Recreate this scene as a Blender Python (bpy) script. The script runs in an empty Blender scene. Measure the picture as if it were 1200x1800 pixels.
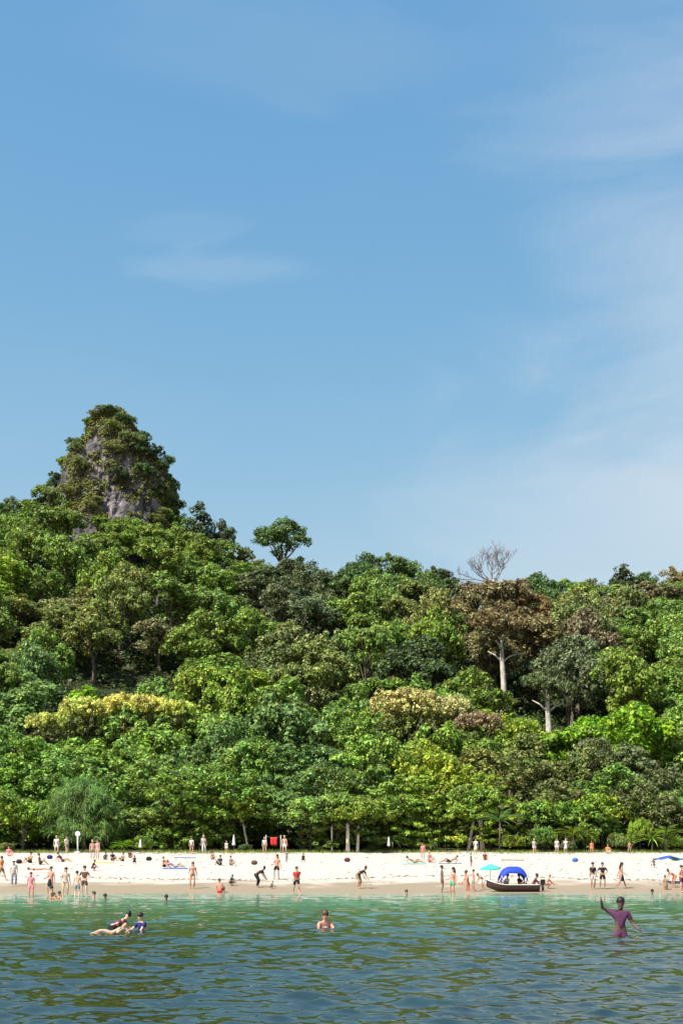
import bpy, math, random
import numpy as np
from mathutils import Vector, Matrix, noise, Euler
random.seed(7); RNG = np.random.default_rng(7)
SC = bpy.context.scene; COL = SC.collection
R = math.radians

# ------------------------------------------------------------------ camera
EYE, F = 1.8, 2400.0                       # eye height in metres, focal length in photo pixels (1200 x 1800)
HZ = 1520.0                                # photo row of eye level
cam = bpy.data.cameras.new('camera'); camo = bpy.data.objects.new('camera', cam); COL.objects.link(camo)
cam.sensor_fit = 'VERTICAL'; cam.sensor_height = 36; cam.lens = 36 * F / 1800
cam.shift_y = (HZ - 900) / 1800.0
cam.clip_start = 0.1; cam.clip_end = 6000
camo.location = (0, 0, EYE); camo.rotation_euler = (R(90), 0, 0)
SC.camera = camo

# ------------------------------------------------------------------ sky, sun, exposure
SUN_EL, SUN_ROT = 54.0, 232.0
w = bpy.data.worlds.new('World'); SC.world = w; w.use_nodes = True
nt = w.node_tree; nt.nodes.clear(); N = nt.nodes.new; L = nt.links.new
out = N('ShaderNodeOutputWorld'); bg = N('ShaderNodeBackground'); bg.inputs[1].default_value = 0.105
sky = N('ShaderNodeTexSky'); sky.sky_type = 'NISHITA'; sky.sun_disc = False
sky.sun_elevation = R(SUN_EL); sky.sun_rotation = R(SUN_ROT)
sky.altitude = 0; sky.air_density = 1.0; sky.dust_density = 0.3; sky.ozone_density = 1.0
hs = N('ShaderNodeHueSaturation'); hs.inputs['Hue'].default_value = 0.492; hs.inputs['Saturation'].default_value = 1.15; hs.inputs['Value'].default_value = 0.92
L(sky.outputs[0], hs.inputs['Color'])
# humid coastal air: a flatter blue than the clean-air model, the same in every direction
sp = N('ShaderNodeSeparateColor'); cb = N('ShaderNodeCombineColor'); L(hs.outputs[0], sp.inputs[0])
for ch, (g_, k_) in enumerate(((1.05, 1.052), (0.63, 1.396), (0.26, 2.437))):
    pw = N('ShaderNodeMath'); pw.operation = 'POWER'; pw.inputs[1].default_value = g_; L(sp.outputs[ch], pw.inputs[0])
    ml = N('ShaderNodeMath'); ml.operation = 'MULTIPLY'; ml.inputs[1].default_value = k_; L(pw.outputs[0], ml.inputs[0]); L(ml.outputs[0], cb.inputs[ch])
geo = N('ShaderNodeTexCoord')
mp = N('ShaderNodeMapping'); mp.inputs['Scale'].default_value = (1.5, 1.5, 5.5); mp.inputs['Location'].default_value = (0.35, 0.1, 0.35)
mp.inputs['Rotation'].default_value = (0, R(-22), 0)
L(geo.outputs['Generated'], mp.inputs['Vector'])
n1 = N('ShaderNodeTexNoise'); n1.inputs['Scale'].default_value = 1.5; n1.inputs['Detail'].default_value = 7; n1.inputs['Roughness'].default_value = 0.5; n1.inputs['Distortion'].default_value = 0.5
L(mp.outputs[0], n1.inputs['Vector'])
cr = N('ShaderNodeMapRange'); cr.inputs['From Min'].default_value = 0.40; cr.inputs['From Max'].default_value = 0.75; cr.interpolation_type = 'SMOOTHSTEP'; cr.inputs['To Max'].default_value = 0.35
L(n1.outputs['Fac'], cr.inputs['Value'])
# more cirrus towards the right of the bay
sx = N('ShaderNodeSeparateXYZ'); L(geo.outputs['Generated'], sx.inputs[0])
rx = N('ShaderNodeMapRange'); rx.inputs['From Min'].default_value = 0.04; rx.inputs['From Max'].default_value = 0.25; rx.inputs['To Min'].default_value = 0.15; rx.inputs['To Max'].default_value = 1.0; rx.interpolation_type = 'SMOOTHSTEP'
L(sx.outputs['X'], rx.inputs['Value'])
cm = N('ShaderNodeMath'); cm.operation = 'MULTIPLY'; L(cr.outputs[0], cm.inputs[0]); L(rx.outputs[0], cm.inputs[1])
def mth(op, a, b=None, c=None, clamp=False):
    m_ = N('ShaderNodeMath'); m_.operation = op; m_.use_clamp = clamp
    for i_, v_ in enumerate((a, b, c)):
        if v_ is None: continue
        if isinstance(v_, (int, float)): m_.inputs[i_].default_value = v_
        else: L(v_, m_.inputs[i_])
    return m_.outputs[0]
ysafe = mth('MAXIMUM', sx.outputs['Y'], 0.05)
du = mth('DIVIDE', sx.outputs['X'], ysafe); dv = mth('DIVIDE', sx.outputs['Z'], ysafe)
n4 = N('ShaderNodeTexNoise'); n4.inputs['Scale'].default_value = 5.0; n4.inputs['Detail'].default_value = 6; n4.inputs['Distortion'].default_value = 0.8
mp4 = N('ShaderNodeMapping'); mp4.inputs['Rotation'].default_value = (0, R(35), 0); mp4.inputs['Scale'].default_value = (1, 1, 2.6); L(geo.outputs['Generated'], mp4.inputs[0]); L(mp4.outputs[0], n4.inputs['Vector'])
n4c = mth('SUBTRACT', n4.outputs['Fac'], 0.5)
acc = cm.outputs[0]
# cirrus veils: (azimuth tangent, elevation tangent, half sizes, strength, noise)
for (cx_, cz_, rx_, rz_, st_, nz_) in ((.354, .40, .235, .20, .42, 1.3), (.27, .255, .25, .09, .26, 1.5), (-.085, .438, .075, .016, .14, 3.2), (-.12, .465, .05, .014, .06, 3.0), (-.03, .60, .20, .05, .06, 3.0), (.20, .55, .12, .07, .10, 3.0)):
    a_ = mth('DIVIDE', mth('SUBTRACT', du, cx_), rx_); b_ = mth('DIVIDE', mth('SUBTRACT', dv, cz_), rz_)
    r_ = mth('SQRT', mth('ADD', mth('MULTIPLY', a_, a_), mth('MULTIPLY', b_, b_)))
    r_ = mth('ADD', r_, mth('MULTIPLY', n4c, nz_))
    ss = N('ShaderNodeMapRange'); ss.interpolation_type = 'SMOOTHSTEP'; ss.inputs['From Min'].default_value = 1.15; ss.inputs['From Max'].default_value = 0.35; ss.inputs['To Min'].default_value = 0; ss.inputs['To Max'].default_value = st_; L(r_, ss.inputs['Value'])
    acc = mth('ADD', acc, ss.outputs[0], clamp=True)
mx = N('ShaderNodeMix'); mx.data_type = 'RGBA'; mx.inputs['B'].default_value = (3.45, 3.8, 4.15, 1)
L(acc, mx.inputs['Factor']); L(cb.outputs[0], mx.inputs['A'])
L(mx.outputs['Result'], bg.inputs[0]); L(bg.outputs[0], out.inputs[0])

sd = bpy.data.lights.new('sun', 'SUN'); sd.energy = 5.0; sd.angle = R(0.5); sd.color = (1, 0.955, 0.88)
so = bpy.data.objects.new('sun', sd); COL.objects.link(so)
_r, _e = R(SUN_ROT), R(SUN_EL)
SUNV = Vector((math.sin(_r) * math.cos(_e), math.cos(_r) * math.cos(_e), math.sin(_e)))
so.rotation_euler = SUNV.to_track_quat('Z', 'Y').to_euler()
SC.view_settings.view_transform = 'Standard'; SC.view_settings.look = 'None'
SC.view_settings.gamma = 1; SC.view_settings.use_curve_mapping = False
SC.view_settings.exposure = 0.98

# ------------------------------------------------------------------ helpers
def at(px, py, Y): return Vector(((px - 600) / F * Y, Y, EYE + (HZ - py) / F * Y))
def tag(o, label=None, cat=None, group=None, kind=None):
    for k, v in (('label', label), ('category', cat), ('group', group), ('kind', kind)):
        if v: o[k] = v
    return o
def empty(name, loc, rz=0, parent=None):
    o = bpy.data.objects.new(name, None); COL.objects.link(o); o.location = loc; o.rotation_euler = (0, 0, rz)
    o.empty_display_size = 0.2
    if parent: o.parent = parent
    return o
def mesh_np(name, v, f, smooth=False):
    v = np.asarray(v, np.float32).reshape(-1, 3); f = np.asarray(f, np.int32); k = f.shape[1]
    me = bpy.data.meshes.new(name); me.vertices.add(len(v)); me.vertices.foreach_set('co', v.ravel())
    me.loops.add(f.size); me.loops.foreach_set('vertex_index', f.ravel())
    me.polygons.add(len(f)); me.polygons.foreach_set('loop_start', np.arange(0, f.size, k, dtype=np.int32))
    me.polygons.foreach_set('loop_total', np.full(len(f), k, np.int32))
    if smooth: me.polygons.foreach_set('use_smooth', np.ones(len(f), bool))
    me.update(calc_edges=True); me.validate(); return me
def link(name, me, mat, parent=None, loc=None):
    if mat and not me.materials: me.materials.append(mat)
    o = bpy.data.objects.new(name, me); COL.objects.link(o)
    if parent: o.parent = parent
    if loc is not None: o.location = loc
    return o
class MB:
    """collects simple shapes into one mesh"""
    def __init__(s): s.v = []; s.f = []
    def add(s, v, f):
        n = len(s.v); s.v += [tuple(p) for p in v]; s.f += [tuple(i + n for i in q) for q in f]
    def tube(s, pts, rad, n=6, cap=True):
        pts = [Vector(p) for p in pts]
        if not hasattr(rad, '__len__'): rad = [rad] * len(pts)
        base = len(s.v); up = Vector((0.13, 0.31, 0.94))
        for i, p in enumerate(pts):
            t = (pts[min(i + 1, len(pts) - 1)] - pts[max(i - 1, 0)]).normalized()
            a = t.cross(up)
            if a.length < 0.1: a = t.cross(Vector((1, 0, 0)))
            a.normalize(); b = t.cross(a)
            for k in range(n):
                an = 2 * math.pi * k / n
                s.v.append(tuple(p + (a * math.cos(an) + b * math.sin(an)) * rad[i]))
        for i in range(len(pts) - 1):
            for k in range(n):
                k2 = (k + 1) % n; A = base + i * n
                s.f.append((A + k, A + k2, A + n + k2, A + n + k))
        if cap:
            s.f.append(tuple(base + k for k in range(n))[::-1]); e = base + (len(pts) - 1) * n
            s.f.append(tuple(e + k for k in range(n)))
    def box(s, c, d, rz=0):
        c = Vector(c); m = Matrix.Rotation(rz, 3, 'Z'); v = []
        for x in (-1, 1):
            for y in (-1, 1):
                for z in (-1, 1): v.append(c + m @ Vector((x * d[0] / 2, y * d[1] / 2, z * d[2] / 2)))
        s.add(v, [(0, 1, 3, 2), (4, 6, 7, 5), (0, 4, 5, 1), (2, 3, 7, 6), (0, 2, 6, 4), (1, 5, 7, 3)])
    def ell(s, c, r, nu=12, nv=8, v0=0.0, v1=1.0, rot=None):
        c = Vector(c); v = []; 
        for j in range(nv + 1):
            th = math.pi * (v0 + (v1 - v0) * j / nv)
            for i in range(nu):
                ph = 2 * math.pi * i / nu
                p = Vector((r[0] * math.sin(th) * math.cos(ph), r[1] * math.sin(th) * math.sin(ph), r[2] * math.cos(th)))
                v.append(c + (rot @ p if rot else p))
        f = [(j * nu + i, j * nu + (i + 1) % nu, (j + 1) * nu + (i + 1) % nu, (j + 1) * nu + i)[::-1] for j in range(nv) for i in range(nu)]
        s.add(v, f)
    def mesh(s, name, smooth=True):
        me = bpy.data.meshes.new(name); me.from_pydata(s.v, [], s.f)
        for p in me.polygons: p.use_smooth = smooth
        me.update(); return me
    def build(s, name, mat, parent=None, smooth=True, loc=None): return link(name, s.mesh(name, smooth), mat, parent, loc)

def mat_base(name):
    m = bpy.data.materials.new(name); m.use_nodes = True; t = m.node_tree
    return m, t, t.nodes['Principled BSDF']
def simple(name, col, rough=0.7, var=0.15, scale=12, spec=0.3):
    m, t, b = mat_base(name); b.inputs['Roughness'].default_value = rough; b.inputs['Specular IOR Level'].default_value = spec
    nz = t.nodes.new('ShaderNodeTexNoise'); nz.inputs['Scale'].default_value = scale; nz.inputs['Detail'].default_value = 4
    tc = t.nodes.new('ShaderNodeTexCoord'); t.links.new(tc.outputs['Object'], nz.inputs['Vector'])
    mr = t.nodes.new('ShaderNodeMapRange'); mr.inputs['From Min'].default_value = .3; mr.inputs['From Max'].default_value = .7
    mr.inputs['To Min'].default_value = 1 - var; mr.inputs['To Max'].default_value = 1 + var; t.links.new(nz.outputs['Fac'], mr.inputs['Value'])
    vm = t.nodes.new('ShaderNodeVectorMath'); vm.operation = 'SCALE'; vm.inputs[0].default_value = col[:3]
    t.links.new(mr.outputs[0], vm.inputs['Scale']); t.links.new(vm.outputs[0], b.inputs['Base Color'])
    bp = t.nodes.new('ShaderNodeBump'); bp.inputs['Strength'].default_value = 0.25; bp.inputs['Distance'].default_value = 0.01
    t.links.new(nz.outputs['Fac'], bp.inputs['Height']); t.links.new(bp.outputs[0], b.inputs['Normal'])
    return m

# ------------------------------------------------------------------ terrain functions
BY = np.array([-600, 0, 30, 60, 78, 85.7, 90, 95, 103, 115, 125, 133, 145, 165, 180])
BZ = np.array([-12, -7, -4, -1.7, -0.42, 0, 0.30, 0.66, 1.25, 2.05, 2.6, 3.05, 3.6, 5.0, 8.5])
RP = np.array([-1500, -400, 0, 60, 95, 200, 320, 345, 380, 410, 440, 520, 570, 600, 630, 720, 780, 810, 850, 920, 1000, 1060, 1100, 1160, 1200, 1700, 2600])
RS = np.array([1000, 935, 905, 880, 880, 905, 925, 920, 945, 975, 992, 1000, 1018, 1012, 990, 995, 1012, 1036, 1030, 1020, 1024, 1032, 1012, 1014, 1016, 1030, 1100])
YR = 322.0
def snoise(x, y, s, seed=0.0): return noise.noise(Vector((x / s + seed, y / s - seed, seed * 1.7)))
def ground(X, Y):
    z = float(np.interp(Y, BY, BZ))
    if Y < 133: return z + (0.05 * snoise(X, Y, 3.5) + 0.10 * snoise(X, Y, 11, 3)) * min(1, max(0, (Y - 86) / 8)) + 0.10 * snoise(X, Y, 14, 9) * min(1, max(0, (Y - 70) / 10)) * (1 if Y < 100 else max(0, 1 - (Y - 100) / 10))
    if Y > 172:
        px = 600 + F * X / YR
        crest = EYE + (HZ - float(np.interp(px, RP, RS))) / F * YR - 9.5
        t = (Y - 172) / (YR - 172)
        if t <= 1: h = 6.2 + (crest - 6.2) * (0.75 * t + 0.25 * t * t * (3 - 2 * t))
        else: h = crest * max(0.0, 1 - (t - 1) * 0.8)
        z = h + 2.5 * snoise(X, Y, 24, 5) * min(1, t * 4)
        if Y < 182: z = z * (Y - 172) / 10 + float(np.interp(Y, BY, BZ)) * (1 - (Y - 172) / 10)
    return z + 0.15 * snoise(X, Y, 6, 2)
def foot(px, py):
    """ground point whose projection is the photo pixel"""
    if py >= 1569.8: Y = EYE * F / (py - HZ); return Vector(((px - 600) / F * Y, Y, 0))
    lo, hi = 85.0, 140.0
    for _ in range(30):
        m = (lo + hi) / 2
        if HZ - (ground((px - 600) / F * m, m) - EYE) / m * F > py: lo = m
        else: hi = m
    X = (px - 600) / F * lo
    return Vector((X, lo, ground(X, lo)))

# ------------------------------------------------------------------ materials of the setting
def sand_mat():
    m, t, b = mat_base('beach_sand'); n = t.nodes.new; l = t.links.new
    g = n('ShaderNodeNewGeometry'); s = n('ShaderNodeSeparateXYZ'); l(g.outputs['Position'], s.inputs[0])
    nz = n('ShaderNodeTexNoise'); nz.inputs['Scale'].default_value = 0.35; nz.inputs['Detail'].default_value = 6; l(g.outputs['Position'], nz.inputs['Vector'])
    a = n('ShaderNodeMath'); a.operation = 'MULTIPLY_ADD'; a.inputs[1].default_value = 0.95; l(nz.outputs['Fac'], a.inputs[0]); l(s.outputs['Z'], a.inputs[2])
    wet = n('ShaderNodeMapRange'); wet.inputs['From Min'].default_value = 0.86; wet.inputs['From Max'].default_value = 1.25; wet.interpolation_type = 'SMOOTHSTEP'; l(a.outputs[0], wet.inputs['Value'])
    dry = n('ShaderNodeMix'); dry.data_type = 'RGBA'; dry.inputs['A'].default_value = (0.37, 0.325, 0.27, 1); dry.inputs['B'].default_value = (0.46, 0.405, 0.34, 1)
    n2 = n('ShaderNodeTexNoise'); n2.inputs['Scale'].default_value = 1.3; n2.inputs['Detail'].default_value = 8; n2.inputs['Roughness'].default_value = 0.7; l(g.outputs['Position'], n2.inputs['Vector'])
    c = n('ShaderNodeMapRange'); c.inputs['From Min'].default_value = 0.35; c.inputs['From Max'].default_value = 0.62; l(n2.outputs['Fac'], c.inputs['Value']); l(c.outputs[0], dry.inputs['Factor'])
    mix = n('ShaderNodeMix'); mix.data_type = 'RGBA'; mix.inputs['A'].default_value = (0.265, 0.20, 0.125, 1); l(wet.outputs[0], mix.inputs['Factor']); l(dry.outputs['Result'], mix.inputs['B'])
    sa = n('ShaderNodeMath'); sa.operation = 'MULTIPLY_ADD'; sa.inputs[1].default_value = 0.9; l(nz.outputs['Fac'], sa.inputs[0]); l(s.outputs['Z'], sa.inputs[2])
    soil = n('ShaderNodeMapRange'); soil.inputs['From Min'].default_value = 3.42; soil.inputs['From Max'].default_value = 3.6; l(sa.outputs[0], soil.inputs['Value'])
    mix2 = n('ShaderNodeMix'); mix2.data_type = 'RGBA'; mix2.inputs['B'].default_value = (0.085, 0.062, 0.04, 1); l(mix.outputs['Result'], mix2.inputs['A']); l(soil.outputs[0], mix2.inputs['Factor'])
    l(mix2.outputs['Result'], b.inputs['Base Color'])
    rr = n('ShaderNodeMapRange'); rr.inputs['To Min'].default_value = 0.45; rr.inputs['To Max'].default_value = 0.95; l(wet.outputs[0], rr.inputs['Value']); l(rr.outputs[0], b.inputs['Roughness'])
    bp = n('ShaderNodeBump'); bp.inputs['Strength'].default_value = 0.6; bp.inputs['Distance'].default_value = 0.12; l(n2.outputs['Fac'], bp.inputs['Height']); l(bp.outputs[0], b.inputs['Normal'])
    return m
def soil_mat():
    m, t, b = mat_base('hill_soil'); n = t.nodes.new; l = t.links.new
    g = n('ShaderNodeNewGeometry'); nz = n('ShaderNodeTexNoise'); nz.inputs['Scale'].default_value = 0.3; nz.inputs['Detail'].default_value = 8; l(g.outputs['Position'], nz.inputs['Vector'])
    c = n('ShaderNodeValToRGB'); c.color_ramp.elements[0].color = (0.018, 0.03, 0.012, 1); c.color_ramp.elements[1].color = (0.06, 0.06, 0.03, 1); c.color_ramp.elements[0].position = .35; c.color_ramp.elements[1].position = .7
    l(nz.outputs['Fac'], c.inputs[0]); l(c.outputs[0], b.inputs['Base Color']); b.inputs['Roughness'].default_value = 1; b.inputs['Specular IOR Level'].default_value = 0.05; return m
def leaf_mat(name='leaf', trans=0.22):
    m, t, b = mat_base(name); n = t.nodes.new; l = t.links.new
    oi = n('ShaderNodeObjectInfo'); g = n('ShaderNodeNewGeometry')
    rr = n('ShaderNodeMapRange'); rr.inputs['To Min'].default_value = 0.50; rr.inputs['To Max'].default_value = 2.1; l(g.outputs['Random Per Island'], rr.inputs['Value'])
    nz = n('ShaderNodeTexNoise'); nz.inputs['Scale'].default_value = 0.45; nz.inputs['Detail'].default_value = 3; l(g.outputs['Position'], nz.inputs['Vector'])
    hv = n('ShaderNodeMapRange'); hv.inputs['From Min'].default_value = .3; hv.inputs['From Max'].default_value = .7; hv.inputs['To Min'].default_value = 0.475; hv.inputs['To Max'].default_value = 0.522; l(nz.outputs['Fac'], hv.inputs['Value'])
    h = n('ShaderNodeHueSaturation'); h.inputs['Saturation'].default_value = 1.08; l(oi.outputs['Color'], h.inputs['Color']); l(hv.outputs[0], h.inputs['Hue']); l(rr.outputs[0], h.inputs['Value'])
    n3 = n('ShaderNodeTexNoise'); n3.inputs['Scale'].default_value = 0.8; n3.inputs['Detail'].default_value = 2; l(g.outputs['Position'], n3.inputs['Vector'])
    v3 = n('ShaderNodeMapRange'); v3.inputs['From Min'].default_value = .32; v3.inputs['From Max'].default_value = .68; v3.inputs['To Min'].default_value = .50; v3.inputs['To Max'].default_value = 1.5; l(n3.outputs['Fac'], v3.inputs['Value'])
    mm = n('ShaderNodeMath'); mm.operation = 'MULTIPLY'; l(rr.outputs[0], mm.inputs[0]); l(v3.outputs[0], mm.inputs[1]); l(mm.outputs[0], h.inputs['Value'])
    l(h.outputs[0], b.inputs['Base Color']); b.inputs['Roughness'].default_value = 0.55; b.inputs['Specular IOR Level'].default_value = 0.25
    tr = n('ShaderNodeBsdfTranslucent'); h2 = n('ShaderNodeHueSaturation'); h2.inputs['Hue'].default_value = 0.48; h2.inputs['Value'].default_value = 1.4; l(h.outputs[0], h2.inputs['Color']); l(h2.outputs[0], tr.inputs['Color'])
    ms = n('ShaderNodeMixShader'); ms.inputs[0].default_value = trans; l(b.outputs[0], ms.inputs[1]); l(tr.outputs[0], ms.inputs[2])
    l(ms.outputs[0], t.nodes['Material Output'].inputs['Surface']); return m
def rock_mat():
    m, t, b = mat_base('limestone'); n = t.nodes.new; l = t.links.new
    g = n('ShaderNodeNewGeometry'); mp = n('ShaderNodeMapping'); mp.inputs['Scale'].default_value = (1, 1, 0.28); l(g.outputs['Position'], mp.inputs[0])
    nz = n('ShaderNodeTexNoise'); nz.inputs['Scale'].default_value = 0.45; nz.inputs['Detail'].default_value = 9; nz.inputs['Roughness'].default_value = .65; l(mp.outputs[0], nz.inputs['Vector'])
    c = n('ShaderNodeValToRGB'); e = c.color_ramp.elements
    e[0].position = .36; e[0].color = (0.035, 0.033, 0.034, 1); e[1].position = .68; e[1].color = (0.50, 0.44, 0.42, 1)
    k = e.new(.46); k.color = (0.12, 0.108, 0.115, 1); k = e.new(.55); k.color = (0.23, 0.205, 0.21, 1)
    l(nz.outputs['Fac'], c.inputs[0]); l(c.outputs[0], b.inputs['Base Color']); b.inputs['Roughness'].default_value = .9
    vo = n('ShaderNodeTexVoronoi'); vo.inputs['Scale'].default_value = .8; l(mp.outputs[0], vo.inputs['Vector'])
    bp = n('ShaderNodeBump'); n5 = n('ShaderNodeTexNoise'); n5.inputs['Scale'].default_value = 1.6; n5.inputs['Detail'].default_value = 8; n5.inputs['Roughness'].default_value = .7; l(mp.outputs[0], n5.inputs['Vector'])
    ad = n('ShaderNodeMath'); ad.operation = 'MULTIPLY_ADD'; ad.inputs[1].default_value = 1.6; l(n5.outputs['Fac'], ad.inputs[0]); l(vo.outputs['Distance'], ad.inputs[2])
    bp.inputs['Strength'].default_value = 1; bp.inputs['Distance'].default_value = 1.5; l(ad.outputs[0], bp.inputs['Height']); l(bp.outputs[0], b.inputs['Normal']); return m
def bark_mat(name, a, c2):
    m, t, b = mat_base(name); n = t.nodes.new; l = t.links.new
    tc = n('ShaderNodeTexCoord'); mp = n('ShaderNodeMapping'); mp.inputs['Scale'].default_value = (3, 3, .8); l(tc.outputs['Object'], mp.inputs[0])
    nz = n('ShaderNodeTexNoise'); nz.inputs['Scale'].default_value = 1.4; nz.inputs['Detail'].default_value = 6; l(mp.outputs[0], nz.inputs['Vector'])
    c = n('ShaderNodeValToRGB'); c.color_ramp.elements[0].position = .35; c.color_ramp.elements[1].position = .65
    c.color_ramp.elements[0].color = (*a, 1); c.color_ramp.elements[1].color = (*c2, 1); l(nz.outputs['Fac'], c.inputs[0]); l(c.outputs[0], b.inputs['Base Color']); b.inputs['Roughness'].default_value = .9
    return m
def water_mat():
    m, t, b = mat_base('sea_water'); n = t.nodes.new; l = t.links.new
    g = n('ShaderNodeNewGeometry'); s = n('ShaderNodeSeparateXYZ'); l(g.outputs['Position'], s.inputs[0])
    nz = n('ShaderNodeTexNoise'); nz.inputs['Scale'].default_value = 0.22; nz.inputs['Detail'].default_value = 4; l(g.outputs['Position'], nz.inputs['Vector'])
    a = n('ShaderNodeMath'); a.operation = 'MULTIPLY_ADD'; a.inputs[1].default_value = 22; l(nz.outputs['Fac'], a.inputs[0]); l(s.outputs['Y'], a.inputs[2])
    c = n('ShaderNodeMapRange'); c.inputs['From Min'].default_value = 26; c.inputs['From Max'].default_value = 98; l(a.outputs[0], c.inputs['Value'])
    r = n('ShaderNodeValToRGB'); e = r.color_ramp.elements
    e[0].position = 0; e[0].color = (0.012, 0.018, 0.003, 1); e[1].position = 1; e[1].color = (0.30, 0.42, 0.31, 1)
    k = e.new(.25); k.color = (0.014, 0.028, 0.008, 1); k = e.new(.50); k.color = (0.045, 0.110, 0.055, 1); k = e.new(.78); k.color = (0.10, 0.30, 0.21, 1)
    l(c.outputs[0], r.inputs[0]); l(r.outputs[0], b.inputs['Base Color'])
    b.inputs['Roughness'].default_value = 0.035; b.inputs['IOR'].default_value = 2.6
    mp = n('ShaderNodeMapping'); mp.inputs['Scale'].default_value = (0.75, 1.15, 1); l(g.outputs['Position'], mp.inputs[0])
    n2 = n('ShaderNodeTexNoise'); n2.inputs['Scale'].default_value = 5.0; n2.inputs['Detail'].default_value = 3; n2.inputs['Roughness'].default_value = .55; l(mp.outputs[0], n2.inputs['Vector'])
    bp = n('ShaderNodeBump'); bp.inputs['Strength'].default_value = 0.3; bp.inputs['Distance'].default_value = 0.03; l(n2.outputs['Fac'], bp.inputs['Height']); l(bp.outputs[0], b.inputs['Normal'])
    return m
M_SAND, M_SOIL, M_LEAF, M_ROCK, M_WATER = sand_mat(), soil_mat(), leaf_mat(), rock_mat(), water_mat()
M_BARK = bark_mat('bark', (0.05, 0.038, 0.028), (0.15, 0.12, 0.09))
M_PALEBARK = bark_mat('pale_bark', (0.26, 0.22, 0.17), (0.58, 0.53, 0.45))
M_WHITEBARK = bark_mat('whitewashed_bark', (0.40, 0.36, 0.30), (0.62, 0.59, 0.52))

# ------------------------------------------------------------------ ground sheet (sea bed, beach, forest floor, hills)
def sheet():
    ys = np.concatenate([np.array([-600, -200, 0, 40, 60, 70, 76]), np.arange(80, 136, 0.8), np.arange(137, 180, 2.5), np.arange(181, 345, 4), np.array([350, 370, 400, 450, 520, 700])])
    xs = np.concatenate([np.array([-900, -500, -300, -200, -140]), np.arange(-110, -60, 6), np.arange(-60, 60.1, 1.2), np.arange(66, 112, 6), np.array([140, 200, 300, 500, 900])])
    v = [(x, y, ground(x, y)) for y in ys for x in xs]; nx = len(xs)
    i = np.arange(len(ys) - 1)[:, None] * nx + np.arange(nx - 1)[None]; i = i.ravel()
    return ys, np.array(v), np.stack([i, i + 1, i + nx + 1, i + nx], 1)
_ys, _v, _f = sheet()
_cy = _v[_f[:, 0], 1]
def sub(v, f):
    u, inv = np.unique(f, return_inverse=True); return v[u], inv.reshape(f.shape)
bv, bf = sub(_v, _f[_cy < 136]); tag(link('beach', mesh_np('beach', bv, bf, True), M_SAND), kind='structure')
bv, bf = sub(_v, _f[(_cy >= 136)]); tag(link('hill', mesh_np('hill', bv, bf, True), M_SOIL), kind='structure')

# ------------------------------------------------------------------ sea
def sea():
    ys = [-500, -200, -80, -30, 0, 5, 9]; y = 11.0
    while y < 88.5: ys.append(y); y += max(0.05, y * 0.0036)
    ys = np.array(ys)
    u = np.concatenate([[-60, -25, -10, -4, -2, -1, -.6], np.linspace(-.42, .42, 520), [.6, 1, 2, 4, 10, 25, 60]])
    W = np.maximum(ys, 11)[:, None]
    X = u[None] * W; Y = np.repeat(ys[:, None], len(u), 1); Z = np.zeros_like(X)
    rs = np.random.default_rng(3); dx = np.maximum(0.0036 * np.abs(Y), 0.05)
    X0, Y0 = X.copy(), Y.copy()
    calm = np.clip((Y0 - 45) / 45, 0, 1)          # the water is sheltered near the beach
    for k in range(150):
        lam = 0.19 * (8.0 ** rs.random()); th = rs.normal(math.pi / 2 + 0.12, 0.58)
        kx, ky = math.cos(th) * 2 * math.pi / lam, math.sin(th) * 2 * math.pi / lam
        a = 0.0031 * lam ** 0.72 * (0.6 + 0.8 * rs.random())
        at_ = np.clip((lam / (dx * 2.6)) - 1, 0, 1) * a * (1 - 0.5 * calm)
        p = kx * X0 + ky * Y0 + rs.random() * 6.283
        Z += at_ * np.cos(p); X -= at_ * 0.8 * math.cos(th) * np.sin(p); Y -= at_ * 0.8 * math.sin(th) * np.sin(p)
    for k in range(10):
        lam = 3 + 5 * rs.random(); th = rs.normal(math.pi / 2, 0.35)
        Z += 0.004 * lam * 0.5 * np.cos((math.cos(th) * X0 + math.sin(th) * Y0) * 2 * math.pi / lam + rs.random() * 6.28) * (1 - 0.5 * calm)
    edge = (np.abs(u)[None] > 0.43) | (ys[:, None] < 10); Z[edge] = 0
    Z = Z * np.clip((87.5 - Y0) / 3.5, 0.12, 1)
    nx = len(u); i = (np.arange(len(ys) - 1)[:, None] * nx + np.arange(nx - 1)[None]).ravel()
    me = mesh_np('sea', np.stack([X, Y, Z], 2), np.stack([i, i + 1, i + nx + 1, i + nx], 1), True)
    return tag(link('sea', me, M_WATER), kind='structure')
sea()

# ------------------------------------------------------------------ foliage generator
def unit(a): return a / np.maximum(np.linalg.norm(a, axis=1, keepdims=True), 1e-6)
def leaves(P, Nn, size, rs, aspect=0.6):
    """one creased leaf face pair per point; P positions, Nn normals"""
    n = len(P); a = unit(np.cross(Nn, rs.normal(size=(n, 3)))); b = np.cross(Nn, a)
    s = size * (0.6 + 0.8 * rs.random((n, 1))); wv = s * aspect * 0.5
    fold = Nn * s * 0.10
    v = np.empty((n, 4, 3)); v[:, 0] = P - a * s / 2; v[:, 1] = P + b * wv - fold; v[:, 2] = P + a * s / 2; v[:, 3] = P - b * wv - fold
    k = np.arange(n)[:, None] * 4
    f = np.concatenate([k + [[0, 1, 2]], k + [[0, 2, 3]]])
    return v.reshape(-1, 3), f
def clump_leaves(C, rad, per, size, rs, flat=0.75, upb=0.55):
    n = len(C); d = unit(rs.normal(size=(n * per, 3))); c = np.repeat(C, per, 0); r = np.repeat(rad, per)[:, None]
    off = d * r * (0.55 + 0.5 * rs.random((n * per, 1))); off[:, 2] *= flat
    nn = unit(d * 0.8 + np.array([0, 0, upb]) + rs.normal(size=d.shape) * 0.38)
    return leaves(c + off, nn, size, rs)
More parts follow.
